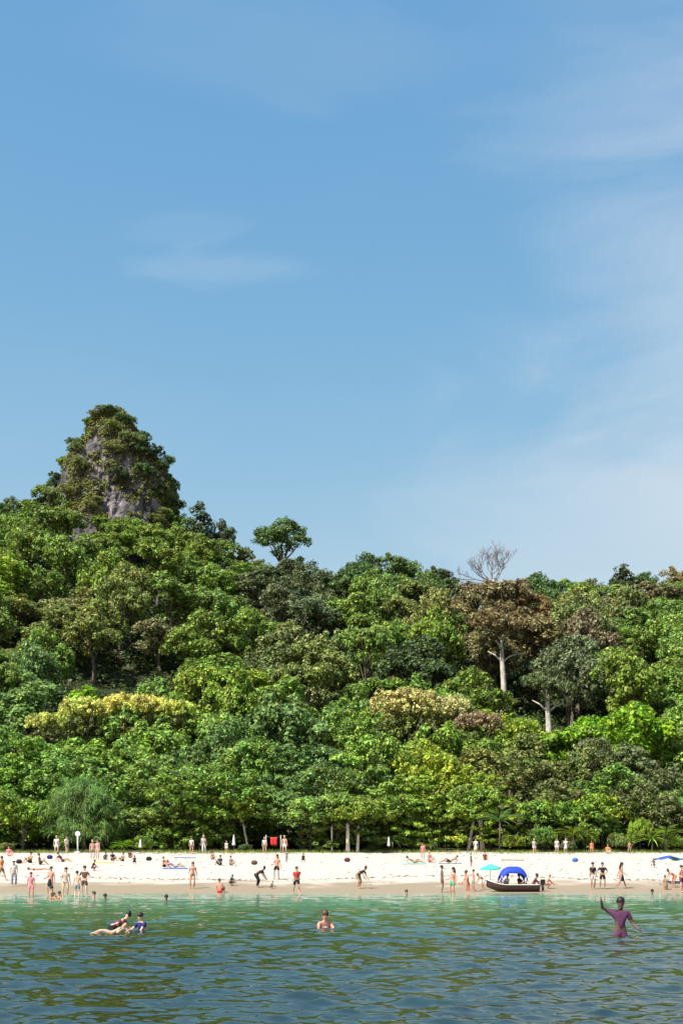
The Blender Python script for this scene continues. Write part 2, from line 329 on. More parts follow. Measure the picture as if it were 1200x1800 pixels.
def crown_mesh(name, seed, Rx, H, kind, cr, ncl, per, size):
    rs = np.random.default_rng(seed); C = []; lobes = []
    if kind == 'layered':
        zs = np.linspace(0.03, 0.95, 7)
        for z in zs:
            rr = Rx * (1.05 - 0.75 * z ** 1.6) * (0.85 + .3 * rs.random()); m = int(ncl * (rr / Rx) ** 1.2 / 4.8)
            for q in range(5):
                an = rs.random() * 6.28; lobes.append((math.cos(an) * rr * .7, math.sin(an) * rr * .7, z * H))
            an = rs.random(m) * 6.283; nr = 5 + rs.integers(3); ph = rs.random() * 6
            r = rr * np.sqrt(rs.random(m)) * (0.8 + 0.22 * np.cos(an * nr + ph))
            C.append(np.stack([r * np.cos(an), r * np.sin(an), z * H + rs.normal(size=m) * 0.16 + 0.10 * (Rx - r) * .5 + .3 * np.sin(an * 3 + ph)], 1))
        C = np.concatenate(C)
    else:
        nl = {'fdome': 14, 'dome': 10, 'tall': 11, 'umbrella': 8, 'cone': 10, 'bush': 6}[kind]
        for q in range(nl):
            if kind == 'umbrella': z = 0.7 + .12 * rs.random(); lr = .40; rad = .66 * math.sqrt((q + .5) / nl)
            elif kind == 'cone': z = (q + .5) / nl; lr = .62 * math.sqrt(1.05 - z); rad = .45 * math.sqrt(1 - z)
            elif kind == 'bush': z = .45; lr = .5; rad = .55 * math.sqrt((q + .3) / nl)
            elif kind == 'fdome': z = 0.08 + 0.72 * ((q * 0.618) % 1); lr = .30 + .14 * rs.random(); rad = .66 * math.sqrt(max(0, 1 - ((z - .30) / .66) ** 2)) * (0.35 if q % 5 == 0 else 1)
            else: z = 0.25 + 0.55 * ((q * 0.618) % 1); lr = .34 + .16 * rs.random(); rad = .62 * math.sqrt(max(0, 1 - ((z - .35) / .62) ** 2)) * (0.35 if q % 4 == 0 else 1)
            an = q * 2.399 + rs.random() * .6
            lobes.append((math.cos(an) * rad * Rx, math.sin(an) * rad * Rx, z * H, lr * Rx))
        wgt = np.array([l[3] ** 2 for l in lobes]); wgt /= wgt.sum()
        for q, l in enumerate(lobes):
            m = max(3, int(ncl * wgt[q])); d = unit(rs.normal(size=(m, 3))); lo = -.8 if kind == 'fdome' else -.35; d[:, 2] = np.where(d[:, 2] < lo, -d[:, 2], d[:, 2])
            sq = .55 if kind == 'umbrella' else (.95 if kind in ('tall', 'cone') else .78)
            rr = l[3] * (0.75 + .32 * rs.random((m, 1)))
            C.append(np.array(l[:3]) + d * rr * np.array([1, 1, sq * min(1.25, H / Rx)]))
        C = np.concatenate(C)
    rad = cr * (0.6 + .8 * rs.random(len(C)))
    v, f = clump_leaves(C, rad, per, size, rs, flat=.45 if kind == 'layered' else .75, upb=.9 if kind == 'layered' else .55)
    return mesh_np(name, v, f), lobes
def trunk_mesh(name, seed, height, cb, H, lobes, r0, lean=0.0):
    """trunk up to the crown base cb, with limbs into the crown lobes (crown of height H starts at cb)"""
    rs = random.Random(seed); mb = MB(); pts = []; n = 7; top = cb + H * .55
    for i in range(n + 1):
        t = i / n; pts.append((lean * top * t * t + .25 * math.sin(t * 4 + seed), .2 * math.sin(t * 3.1 + seed * 2), top * t))
    mb.tube(pts, [r0 * (1.35 if i == 0 else 1) * (1 - .72 * i / n) for i in range(n + 1)], 7)
    for l in lobes[:10]:
        t = rs.uniform(.45, .8); b = Vector(pts[int(t * n)]); e = Vector((l[0] + lean * top * .8, l[1], cb + l[2])); mid = b.lerp(e, .5) + Vector((rs.uniform(-.4, .4), rs.uniform(-.4, .4), .08 * (e - b).length))
        mb.tube([b, b.lerp(mid, .5) + Vector((0, 0, .1)), mid, e], [r0 * .42, r0 * .33, r0 * .24, r0 * .08], 5)
    return mb.mesh(name)
PROTO = {}
def proto(kind, i):
    key = (kind, i)
    if key in PROTO: return PROTO[key]
    seed = hash(kind) % 1 + i * 13 + {'dome': 1, 'tall': 2, 'umbrella': 3, 'cone': 4, 'bush': 5, 'layered': 6, 'fdome': 7}[kind] * 100
    #          Rx   H   crown base, clump radius, clumps, leaves/clump, leaf size
    spec = {'dome': (5.2, 7.5, 3.0, .78, 135, 52, .44), 'tall': (4.0, 9.5, 3.5, .74, 135, 52, .43), 'umbrella': (5.4, 6.2, 5.2, .75, 150, 42, .5),
            'cone': (3.6, 9, 2.0, .7, 120, 42, .5), 'bush': (3.6, 3.4, .2, .42, 170, 46, .26), 'layered': (5.6, 8.2, .9, .56, 270, 58, .32), 'fdome': (5.0, 9.2, .9, .60, 235, 66, .31)}[kind]
    Rx, H, cb, cr, ncl, per, size = spec
    k2 = kind
    cm_, lobes = crown_mesh('crown', seed, Rx, H, k2, cr, ncl, per, size)
    cm_.transform(Matrix.Translation((0, 0, cb))); cm_.materials.append(M_LEAF)
    tm = trunk_mesh('trunk', seed, cb + H, cb, H, lobes, .34 if kind != 'bush' else .08)
    PROTO[key] = (cm_, tm, cb + H * (1.0 if kind != 'bush' else .9), Rx); return PROTO[key]
PAL = {'mid': (.110, .168, .036), 'bright': (.110, .205, .026), 'lime': (.160, .225, .038), 'olive': (.122, .146, .046), 'dark': (.052, .072, .030),  # dark: dark-leaved trees, also shade painted into the foliage of hollows
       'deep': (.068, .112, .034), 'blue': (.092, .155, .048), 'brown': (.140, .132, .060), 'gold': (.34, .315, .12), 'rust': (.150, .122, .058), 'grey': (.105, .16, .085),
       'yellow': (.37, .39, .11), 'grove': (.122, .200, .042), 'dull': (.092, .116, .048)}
NAMEC = {'mid': 'mid green', 'bright': 'bright green', 'lime': 'yellow-green', 'olive': 'olive green', 'dark': 'very dark green', 'deep': 'deep green', 'blue': 'bluish green', 'brown': 'brownish',
         'gold': 'golden tan', 'rust': 'rusty brown', 'grey': 'grey-green', 'yellow': 'pale yellow-green', 'grove': 'fresh green', 'dull': 'dull grey-olive'}
def jit(c, s=.14): k = random.uniform(1 - s, 1 + s); return (c[0] * k * random.uniform(.92, 1.1), c[1] * k, c[2] * k * random.uniform(.85, 1.15), 1)
def tree(name, kind, i, X, Y, height, width, pal, label, cat='tree', group=None, bark=None, z=None, rz=None):
    cm_, tm, h0, r0 = proto(kind, i)
    g = ground(X, Y) - .1 if z is None else z
    o = empty(name, (X, Y, g), random.uniform(0, 6.28) if rz is None else rz); tag(o, label, cat, group)
    c = link('crown', cm_, None, o); t = link('trunk', tm, None, o)
    bm_ = bark or M_BARK
    if not tm.materials: tm.materials.append(M_BARK)
    t.material_slots[0].link = 'OBJECT'; t.material_slots[0].material = bm_
    c.color = jit(PAL[pal] if isinstance(pal, str) else pal)
    o.scale = (width / (2 * r0), width / (2 * r0), height / h0)
    return o

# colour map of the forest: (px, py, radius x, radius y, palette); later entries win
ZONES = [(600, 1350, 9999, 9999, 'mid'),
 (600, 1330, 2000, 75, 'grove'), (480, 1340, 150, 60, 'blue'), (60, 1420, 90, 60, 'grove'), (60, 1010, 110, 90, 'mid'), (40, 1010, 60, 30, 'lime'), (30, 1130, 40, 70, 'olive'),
 (200, 1120, 130, 90, 'olive'), (215, 1185, 130, 50, 'dark'), (290, 1110, 40, 50, 'brown'), (60, 1215, 60, 40, 'blue'), (500, 1060, 90, 60, 'dull'), (510, 1020, 55, 40, 'dark'), (440, 1130, 90, 60, 'mid'),  # dark zone below the peak paints the hollow's shade into the leaves
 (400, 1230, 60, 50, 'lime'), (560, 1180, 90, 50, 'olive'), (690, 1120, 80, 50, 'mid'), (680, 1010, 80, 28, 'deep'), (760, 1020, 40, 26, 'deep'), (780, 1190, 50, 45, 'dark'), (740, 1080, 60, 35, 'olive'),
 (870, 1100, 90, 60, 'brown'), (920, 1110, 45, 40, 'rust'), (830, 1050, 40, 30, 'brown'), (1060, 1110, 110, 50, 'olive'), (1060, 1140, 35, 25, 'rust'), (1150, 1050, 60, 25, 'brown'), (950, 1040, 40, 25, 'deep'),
 (960, 1180, 70, 40, 'dull'), (900, 1200, 40, 40, 'dark'), (1000, 1235, 40, 35, 'dark'), (1120, 1250, 110, 100, 'mid'), (1090, 1320, 110, 55, 'bright'), (1120, 1400, 80, 55, 'dull'), (1190, 1400, 30, 60, 'grove'),  # dark entries: shade of the recess by the pale trunks, put into leaf colour
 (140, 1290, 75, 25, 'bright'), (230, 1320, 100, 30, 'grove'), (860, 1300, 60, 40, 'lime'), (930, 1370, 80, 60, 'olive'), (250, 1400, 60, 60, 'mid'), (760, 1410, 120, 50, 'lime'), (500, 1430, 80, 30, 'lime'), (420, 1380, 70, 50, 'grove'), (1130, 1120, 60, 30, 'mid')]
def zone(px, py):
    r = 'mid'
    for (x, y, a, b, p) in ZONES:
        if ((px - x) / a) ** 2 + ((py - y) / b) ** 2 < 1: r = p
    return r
def proj(v): return 600 + F * v[0] / v[1], HZ - F * (v[2] - EYE) / v[1]

def place_word(px):
    for lim, wd in ((130, 'at the left end'), (330, 'below the rock peak'), (450, 'right of the rock peak'), (600, 'below the flat-topped skyline tree'), (790, 'in the middle'), (960, 'below the bare dead tree'), (1080, 'right of the bare dead tree')):
        if px < lim: return wd
    return 'at the right end'
def band_word(py):
    return 'upper slope' if py < 1090 else ('middle slope' if py < 1190 else 'lower slope')
def beach_word(px):
    for lim, wd in ((90, 'far left'), (230, 'behind the signpost'), (450, 'behind the boy in red'), (680, 'behind the white trunks'), (800, 'left of the dinghy'), (960, 'behind the dinghy'), (1120, 'behind the woman in black')):
        if px < lim: return wd
    return 'behind the blue awning'
KINDW = {'dome': 'round', 'tall': 'tall', 'umbrella': 'flat', 'cone': 'conical', 'fdome': 'round', 'layered': 'tiered'}

# ---- hillside forest
placed = []
Yrow = 178.0; row = 0
while Yrow < 314:
    half = .262 * Yrow + 6; sp = 8.3
    n = int(2 * half / sp) + 1
    for k in range(n):
        X = -half + sp * (k + (.5 if row % 2 else 0)) + random.uniform(-1.6, 1.6); Y = Yrow + random.uniform(-2.6, 2.6)
        gz = ground(X, Y); h = random.uniform(9, 16.5)
        px, py = proj((X, Y, gz + h * .7))
        if 80 < px < 330 and py < 928: continue
        if 138 < px < 176 and py < 968: continue                      # the rock peak stands here
        if random.random() < .06 and Yrow < 290: continue
        if 100 < px < 328 and 1152 < py < 1228: continue             # shaded hollow above the pale bushes
        if abs(px - 963) < 54 and Y < 206 and py < 1320: continue   # open views of the two pale trunks
        if abs(px - 884) < 52 and Y < 227 and py < 1275: continue
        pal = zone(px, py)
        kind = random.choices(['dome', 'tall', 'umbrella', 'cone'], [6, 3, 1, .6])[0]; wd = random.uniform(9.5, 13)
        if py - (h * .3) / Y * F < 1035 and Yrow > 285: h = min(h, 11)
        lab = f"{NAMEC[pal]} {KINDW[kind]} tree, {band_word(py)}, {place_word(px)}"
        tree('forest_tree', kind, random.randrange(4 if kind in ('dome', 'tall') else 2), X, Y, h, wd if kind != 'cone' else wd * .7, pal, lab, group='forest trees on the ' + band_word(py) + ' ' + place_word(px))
        placed.append((X, Y))
    Yrow += 9.3; row += 1
# ---- ridge trees on the skyline: px of the crown, py of its top, width px, kind, palette, label
RIDGE = [(-30, 898, 90, 'dome', 'mid', 'round green tree at the far left of the skyline, cut by the picture edge'), (22, 880, 70, 'dome', 'deep', 'round green tree at the left end of the skyline'),
 (68, 855, 56, 'tall', 'mid', 'green tree on the skyline touching the left foot of the rock peak'),
 (350, 890, 64, 'cone', 'dark', 'dark pointed tree on the skyline at the right foot of the rock peak'), (385, 925, 56, 'dome', 'dark', 'dark tree stepping down the ridge beside the dark pointed tree'),
 (418, 962, 50, 'tall', 'olive', 'small olive tree on the skyline left of the flat-topped tree'), (530, 985, 80, 'dome', 'dull', 'dull green tree on the skyline right under the flat-topped tree'), (462, 990, 60, 'dome', 'olive', 'olive tree on the skyline under the left of the flat-topped tree'),
 (585, 1008, 60, 'dome', 'deep', 'low green tree in the dip of the skyline'), (640, 978, 70, 'dome', 'deep', 'first of the round deep green skyline crowns right of the dip'), (690, 982, 66, 'dome', 'deep', 'second round deep green skyline crown right of the dip'),
 (730, 992, 56, 'dome', 'blue', 'bluish green round crown on the middle of the skyline'), (770, 1004, 60, 'dome', 'dark', 'dark round crown on the skyline before the second dip'), (815, 1035, 50, 'dome', 'brown', 'brownish tree in the second dip of the skyline'),
 (895, 1026, 66, 'dome', 'brown', 'brownish tree on the skyline at the foot of the dead tree'), (948, 1012, 64, 'dome', 'deep', 'green round tree on the skyline right of the dead tree'), (1000, 1018, 60, 'tall', 'mid', 'mid green tree on the skyline between two darker ones'),
 (1045, 1024, 60, 'dome', 'olive', 'olive tree on the skyline left of the dark pointed one'), (1095, 998, 62, 'cone', 'dark', 'dark pointed tree on the skyline near the right edge'), (1140, 1012, 60, 'dome', 'deep', 'deep green tree on the skyline right of the pointed one'),
 (1182, 1006, 60, 'dome', 'brown', 'brownish tree at the right end of the skyline'), (1235, 1010, 80, 'dome', 'mid', 'green tree on the skyline cut by the right picture edge')]
for q, (px, py, wpx, kind, pal, lab) in enumerate(RIDGE):
    Y = 318 + (q % 3) * 2; X = (px - 600) / F * Y; g = ground(X, Y); top = EYE + (HZ - py) / F * Y
    h = max(6.0, top - g); tree('forest_tree', kind, q % 2, X, Y, h * 1.02, wpx / F * Y * (1.2 if kind != 'cone' else 1.15), pal, lab, group='trees on the skyline')
# ---- the flat-topped emergent tree on the skyline
Y = 322; X = (495 - 600) / F * Y; g = ground(X, Y); top = EYE + (HZ - 916) / F * Y
o = empty('emergent_tree', (X, Y, g)); tag(o, 'flat-topped green tree rising alone above the skyline between peak and dead tree', 'tree')
cm_, tm, h0, r0 = proto('dome', 3); Ht = top - g; c = link('crown', cm_, None, o, (0, 0, Ht - 10.5 * 1.18)); k = 106 / F * Y / (2 * r0) * 1.05; c.scale = (k, k, 1.18); c.color = (*PAL['deep'], 1)
m = MB(); m.tube([(0, 0, 0), (.4, 0, Ht * .4), (-.3, 0, Ht * .8)], [.5, .38, .2], 8)
for q in range(9): an = q * .75 + .3; rr_ = 2.5 + 2.4 * (q % 3) / 2; m.tube([(.1, 0, Ht * (.42 + .04 * (q % 3))), (math.cos(an) * rr_ * .5, math.sin(an) * rr_ * .5, Ht * .62 + .3 * (q % 2)), (math.cos(an) * rr_, math.sin(an) * rr_, Ht * .78)], [.24, .16, .05], 5)
m.build('trunk', M_BARK, o)

# ---- forest belt between beach and hill
lowland = [(137.5, 8.4, 6.2, ('layered', 'fdome')), (145, 10.8, 7.2, ('fdome', 'layered')), (154, 12.8, 7.8, ('fdome',)), (165, 14.6, 8.0, ('fdome', 'dome'))]
for ri, (Y0, h0, sp, kinds) in enumerate(lowland):
    half = .262 * Y0 + 6; n = int(2 * half / sp) + 1
    for k in range(n):
        X = -half + sp * (k + (.5 if ri % 2 else 0)) + random.uniform(-1.2, 1.2); Y = Y0 + random.uniform(-1.8, 1.8)
        px0 = 600 + F * X / Y
        if ri >= 2 and abs(px0 - 963) < (62 if ri == 3 else 42): continue
        if ri == 0 and 55 < px0 < 225: continue                      # the casuarina stands here
        h = h0 * random.uniform(.86, 1.12)
        if ri >= 2 and (80 < px0 < 350 or 650 < px0 < 870): h *= .90
        kind = kinds[0] if (ri == 0 and 600 < px0 < 900) else random.choice(kinds)
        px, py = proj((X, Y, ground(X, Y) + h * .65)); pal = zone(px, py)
        lab = f"{NAMEC[pal]} {KINDW[kind]} tree, {('first', 'second', 'third', 'fourth')[ri]} row from sand, {beach_word(px)}"
        tree('beach_tree' if ri < 2 else 'lowland_tree', kind, random.randrange(3), X, Y, h, sp * random.uniform(1.45, 1.8), pal, lab, group=('trees in the first row', 'trees in the second row', 'trees in the third row', 'trees in the fourth row')[ri] + ' from the sand ' + beach_word(px))
# ---- singled-out crowns of the belt
def top_tree(name, px, pytop, wpx, hpx, Y, i, pal, lab, cat='tree'):
    """a crown of measured width and height carried on its own trunk"""
    X = (px - 600) / F * Y; g = ground(X, Y) - .2; zt = EYE + (HZ - pytop) / F * Y; ch = hpx / F * Y
    cm_, tm, h0, r0 = proto('bush', i); o = empty(name, (X, Y, g)); tag(o, lab, cat)
    k = wpx / F * Y / (2 * r0) * 1.08; cb = zt - g - ch
    c = link('crown', cm_, None, o, (0, 0, cb)); c.rotation_euler = (0, 0, i * 1.3 + px); c.color = jit(PAL[pal] if isinstance(pal, str) else pal, .06)
    zc = min(ch / h0, k * 1.25); c.scale = (k, k, zc); c.location.z = cb + ch - h0 * zc
    for lv in (1, 2):
        c2 = link('lower_foliage', cm_, None, o, (0, .4, cb + ch - h0 * zc * (1 + .62 * lv))); c2.scale = (k * (1 - .06 * lv), k * .95, zc); c2.rotation_euler = (0, 0, px + lv * 2); c2.color = jit(PAL['olive' if lv == 1 else 'mid'], .06)
    m = MB(); m.tube([(0, 0, 0), (.2, 0, cb * .5), (0, 0, cb + ch * .5)], [.35, .28, .15], 7)
    for q in range(6): an = q * 1.05; m.tube([(.1, 0, cb * .8), (math.cos(an) * k * 1.6, math.sin(an) * k * 1.6, cb + ch * .35), (math.cos(an) * k * 2.8, math.sin(an) * k * 2.8, cb + ch * .6)], [.14, .09, .03], 5)
    m.build('trunk', M_BARK, o); return o
top_tree('flowering_tree', 712, 1208, 126, 130, 171, 0, 'gold', 'golden tan dome-shaped crown in the middle above the beach trees')
top_tree('flowering_tree', 780, 1222, 100, 120, 170, 1, 'gold', 'golden tan crown joined to the right of the larger golden dome')
top_tree('flowering_tree', 838, 1250, 90, 100, 166, 0, (.19, .165, .085), 'pinkish tan crown lower right of the golden domes')
for q, (px, py, wpx, hpx, Yq, lab) in enumerate([(147, 1224, 92, 100, 176, 'smaller left bush of the pale yellow-green row under the dark hollow'), (222, 1219, 84, 110, 177, 'pale yellow-green bush in the middle of the row under the dark hollow'),
      (268, 1222, 84, 108, 176, 'pale yellow-green bush right of middle under the dark hollow'), (312, 1231, 70, 96, 175, 'rightmost pale yellow-green bush under the dark hollow'), (85, 1252, 70, 60, 172, 'low pale bush at the left end of the yellow-green row')]):
    top_tree('flowering_bush', px, py, wpx, hpx, Yq, q % 2, 'yellow', lab, 'bush')

# ---- trees with pale trunks in gaps of the forest
def pale_trunk_tree(px, py0, py1, Y, lean, lab, wpx):
    X = (px - 600) / F * Y; zt = EYE + (HZ - py0) / F * Y; zb = min(ground(X, Y), EYE + (HZ - py1) / F * Y)
    o = empty('pale_trunk_tree', (X, Y, zb)); tag(o, lab, 'tree')
    mb = MB(); Ht = zt - zb; pts = [(lean * Ht * (1 - t) + .15 * math.sin(t * 5), 0, Ht * t) for t in np.linspace(0, 1.0, 8)]
    mb.tube(pts, [.78, .62, .56, .5, .46, .4, .34, .2], 8)
    for q in range(6):
        a = q * 1.05; b = Vector(pts[5 + q % 3]); e = b + Vector((math.cos(a) * 2.4, math.sin(a) * 2.4, 1.4 + .5 * (q % 2)))
        mb.tube([b, b.lerp(e, .5) + Vector((0, 0, .3)), e], [.22, .15, .05], 5)
    mb.build('trunk', M_PALEBARK, o)
    cm_, tm, h0, r0 = proto('dome', 2)
    c = link('crown', cm_, None, o, (0, 0, Ht - 3.8)); k = wpx / F * Y / (2 * r0); c.scale = (k, k, k * .95); c.color = (*PAL['rust' if px < 900 else 'dull'], 1); return o
pale_trunk_tree(882, 1125, 1232, 226, .02, 'tall tree with a long bare whitish trunk under a rusty brown crown', 110)
pale_trunk_tree(963, 1215, 1292, 205, 0, 'tree with a pale trunk standing in a dark gap at the lower slope', 90)

# ---- bare dead tree on the skyline
def dead_tree():
    Y = 316; X = (868 - 600) / F * Y; g = ground(X, Y); o = empty('dead_tree', (X, Y, g)); tag(o, 'bare dead tree with a fan of grey twigs standing against the sky', 'tree')
    rs = random.Random(5); tr = MB(); tw = MB(); top = EYE + (HZ - 1018) / F * Y - g
    tr.tube([(0, 0, 0), (.3, 0, top * .5), (-.2, 0, top)], [.42, .34, .26], 7); tr.build('trunk', M_PALEBARK, o)
    def br(p, d, ln, r, dep):
        pts = [p]; q = p.copy()
        for i in range(4):
            d = (d + Vector((rs.uniform(-.22, .22), rs.uniform(-.22, .22), rs.uniform(-.08, .12)))).normalized(); q = q + d * ln / 4; pts.append(q.copy())
        tw.tube(pts, [r, r * .85, r * .7, r * .58, r * .42], 4)
        if dep:
            for k in range(3 if dep > 2 else 4):
                b = pts[2 + k % 3]; nd = (d + Vector((rs.uniform(-.9, .9), rs.uniform(-.5, .5), rs.uniform(-.1, .6)))).normalized(); br(b, nd, ln * rs.uniform(.5, .75), max(.028, r * .52), dep - 1)
    for dx, dz in ((-1.1, .55), (-.75, .9), (-.35, 1), (.1, 1), (.4, .9), (.75, .8), (-1.5, .35)):
        br(Vector((-.2, 0, top - 1.0)), Vector((dx - .1, rs.uniform(-.3, .3), dz)).normalized(), 4.4, .20, 4)
    tw.build('branches', simple('dead_wood', (.20, .175, .18), .9), o)
dead_tree()

# ---- limestone peak
PK_Y = 326.0
PKy = [700, 716, 735, 780, 815, 850, 875, 900, 960, 1030, 1120]
PKl = [197, 184, 158, 138, 112, 100, 94, 88, 70, 45, 20]
PKr = [199, 212, 230, 258, 290, 308, 316, 312, 334, 360, 385]
def peak_edge(z):
    py = HZ - (z - EYE) / PK_Y * F
    l, r = np.interp(py, PKy, PKl), np.interp(py, PKy, PKr)
    l, r = (l - 600) / F * PK_Y, (r - 600) / F * PK_Y; return (l + r) / 2, max(.3, (r - l) / 2)
def peak_point(an, z, off=0.0):
    cx, hw = peak_edge(z); hw = max(.2, hw - .9); x, y = math.cos(an), math.sin(an)
    p = Vector((cx + x * hw, PK_Y + y * hw * .8, z))
    q = Vector((p.x * .17, p.y * .17, z * .10)); d = noise.fractal(q, .9, 2.2, 5) * 2.6 * min(1, hw / 5)
    d += (1 - abs(noise.noise(Vector((p.x * .42, p.y * .42, z * .07)))) * 3) * .7 * min(1, hw / 5)
    d += noise.fractal(Vector((p.x * .75, p.y * .75, p.z * .35)), .8, 2.1, 3) * .9 * min(1, hw / 5) - .5 * max(0, noise.noise(Vector((p.x * .1, p.y * .1, p.z * .55))))
    ed = 1 - .75 * abs(x)                    # keep the outline near its measured width
    return p + Vector((x, y * .8, .12 * noise.noise(q * 3))) * (d * ed + off)
def peak():
    zt = EYE + (HZ - 716) / F * PK_Y; zb = EYE + (HZ - 1110) / F * PK_Y; na, nz = 150, 110
    v = [peak_point(2 * math.pi * i / na, zb + (zt - zb) * j / nz) for j in range(nz + 1) for i in range(na)]
    v.append(Vector((peak_edge(zt)[0], PK_Y, zt + .6)))
    f = [(j * na + i, j * na + (i + 1) % na, (j + 1) * na + (i + 1) % na, (j + 1) * na + i) for j in range(nz) for i in range(na)]
    f2 = [(nz * na + i, nz * na + (i + 1) % na, len(v) - 1) for i in range(na)]
    me = bpy.data.meshes.new('rock_peak'); me.from_pydata([tuple(p) for p in v], [], f + f2)
    o = link('rock_peak', me, M_ROCK); tag(o, 'steep limestone peak overgrown with shrubs above the left of the forest', 'rock peak', kind='structure')
    BARE = [(165, 800, 24, 40), (180, 850, 24, 50), (155, 930, 16, 50), (262, 905, 30, 20), (230, 915, 16, 26), (205, 880, 22, 22), (160, 760, 14, 14), (250, 850, 14, 14), (240, 1010, 6, 24)]
    C = []; rad = []; rs = np.random.default_rng(11)
    while len(C) < 6500:
        an = rs.random() * 6.283; z = zb + (zt - zb) * rs.random(); p = peak_point(an, z, .15)
        if peak_edge(z)[1] < rs.random() * 15: continue
        px, py = proj(p)
        dens = .85 + 1.6 * noise.noise(Vector((p.x * .16 + 7, p.y * .16, z * .16)))
        if py > 960: dens += .5
        if py < 760: dens += .35
        if p.y < PK_Y and any(((px - a) / c) ** 2 + ((py - b) / d) ** 2 < 1 for a, b, c, d in BARE): dens -= .5
        if rs.random() > dens: continue
        C.append(p); rad.append(rs.uniform(.35, .95))
    C = np.array([tuple(c) for c in C]); rad = np.array(rad)
    vv, ff = clump_leaves(C, rad, 22, .5, rs)
    c = link('cliff_shrubs', mesh_np('cliff_shrubs', vv, ff), M_LEAF); c.color = (.115, .125, .034, 1)
    tag(c, 'olive shrubs and creepers covering much of the limestone peak', 'shrubs', kind='stuff')
    # small trees rooted on the rock outline and ledges
    for q, (px, py, wpx, hpx, pal) in enumerate([(200, 722, 34, 24, 'deep'), (172, 724, 34, 26, 'olive'), (228, 738, 34, 28, 'deep'), (150, 742, 30, 28, 'mid'), (128, 785, 30, 30, 'deep'), (105, 812, 30, 32, 'mid'), (92, 840, 30, 30, 'deep'),
          (262, 775, 36, 34, 'deep'), (285, 798, 36, 34, 'dark'), (300, 815, 38, 36, 'deep'), (312, 845, 34, 40, 'deep'), (255, 800, 50, 40, 'dark'), (270, 840, 46, 40, 'deep'), (215, 800, 44, 34, 'olive'), (205, 760, 44, 34, 'olive'), (225, 850, 40, 40, 'dark'), (150, 830, 40, 40, 'olive'),
          (130, 870, 44, 44, 'olive'), (115, 905, 50, 44, 'mid'), (290, 870, 40, 34, 'dark'), (200, 935, 50, 40, 'mid'), (280, 950, 60, 44, 'olive'), (120, 950, 60, 50, 'mid'), (320, 940, 50, 46, 'olive'), (190, 970, 60, 46, 'olive'), (240, 960, 60, 46, 'mid'), (82, 862, 44, 44, 'mid'), (96, 880, 44, 50, 'olive'), (75, 905, 60, 50, 'mid'), (322, 890, 44, 40, 'deep'), (325, 915, 50, 46, 'mid'), (300, 915, 44, 40, 'olive'), (90, 940, 60, 50, 'olive'), (140, 790, 30, 34, 'olive'), (240, 780, 40, 34, 'olive'), (180, 900, 34, 30, 'olive')]):
        z = EYE + (HZ - (py + hpx * .95)) / F * PK_Y; cx, hw = peak_edge(z); xx = (px - 600) / F * PK_Y
        s = max(-.97, min(.97, (xx - cx) / hw)); an = -math.acos(s); p = peak_point(an, z, -.6); p.x += (xx - cx) - s * hw
        side = 'left side' if px < 150 else ('right side' if px > 250 else 'face'); lv = 'top' if py < 760 else ('upper' if py < 830 else ('middle' if py < 900 else 'lower'))
        tree('cliff_tree', 'dome', q % 2, p.x, p.y, hpx / F * PK_Y * 1.1, wpx / F * PK_Y * 1.1, pal, f'small {NAMEC[pal]} tree on the {lv} {side} of the peak', group='small trees on the rock peak', z=p.z - .3)
peak()

# ---- undergrowth over the forest floor and hill (one mass)
def undergrowth():
    rs = np.random.default_rng(21); C = []
    while len(C) < 9500:
        Y = 150 + 176 * math.sqrt(rs.random()) if rs.random() < .9 else rs.uniform(147, 175); X = rs.uniform(-1, 1) * (.27 * Y + 8)
        z = ground(X, Y); C.append((X, Y, z + rs.uniform(.1, 1.9)))
    for _ in range(500): C.append((rs.uniform(-30, -17) * 1.0, rs.uniform(178, 200), 0)); C[-1] = (C[-1][0], C[-1][1], ground(C[-1][0], C[-1][1]) + rs.uniform(.2, 2.6))
    C = np.array(C); v, f = clump_leaves(C, .7 + .7 * rs.random(len(C)), 16, .62, rs)
    o = link('undergrowth', mesh_np('undergrowth', v, f), M_LEAF); o.color = (.042, .064, .020, 1)  # leaf colour darkened so the gaps between crowns read as shade
    tag(o, 'tangled green undergrowth between the trees on the hillside', 'undergrowth', kind='stuff')
undergrowth()

# ---- feathery casuarina at the back of the beach, left
def strands(seed, Rx, H, n, droop, width, segs=3):
    """thin drooping needle strands in tufts along unseen twigs"""
    rs = np.random.default_rng(seed); v = []; f = []; nt_ = n // 34
    for k in range(nt_):
        t = rs.random() ** .85; an = rs.random() * 6.283; bump = 1 + .22 * math.sin(an * 3 + t * 5) + .16 * math.sin(an * 5 - t * 9)
        rr = Rx * bump * math.sqrt(max(.02, 1 - t ** 1.7)) * rs.uniform(.35, 1); c0 = Vector((rr * math.cos(an), rr * math.sin(an), H * (.02 + .9 * t)))
        for q in range(34):
            a2 = an + rs.normal() * .9; p = c0 + Vector(rs.normal(size=3) * .22); d = Vector((math.cos(a2) * .7, math.sin(a2) * .7, rs.uniform(.1, 1.1))); ln = rs.uniform(.5, 1.3)
            side = Vector((-math.sin(a2), math.cos(a2), rs.uniform(-.8, .8))).normalized() * width; b = len(v)
            for s in range(segs + 1):
                u = s / segs; c = p + d * ln * u + Vector((0, 0, -droop * u * u * ln)); ww = side * (1 - .85 * u); v += [tuple(c - ww), tuple(c + ww)]
                if s: f.append((b + 2 * s - 2, b + 2 * s - 1, b + 2 * s + 1, b + 2 * s))
    return mesh_np('crown', v, f)
cz = foot(140, 1497); cz.y += 2.2; cz.z = ground(cz.x, cz.y)
o = empty('casuarina', cz); tag(o, 'feathery grey-green casuarina with a rounded crown at the left back of the beach', 'tree')
c = link('crown', strands(4, 4.0, 6.6, 13000, .9, .035), M_LEAF, o, (0, 0, .9)); c.color = (.110, .185, .058, 1)
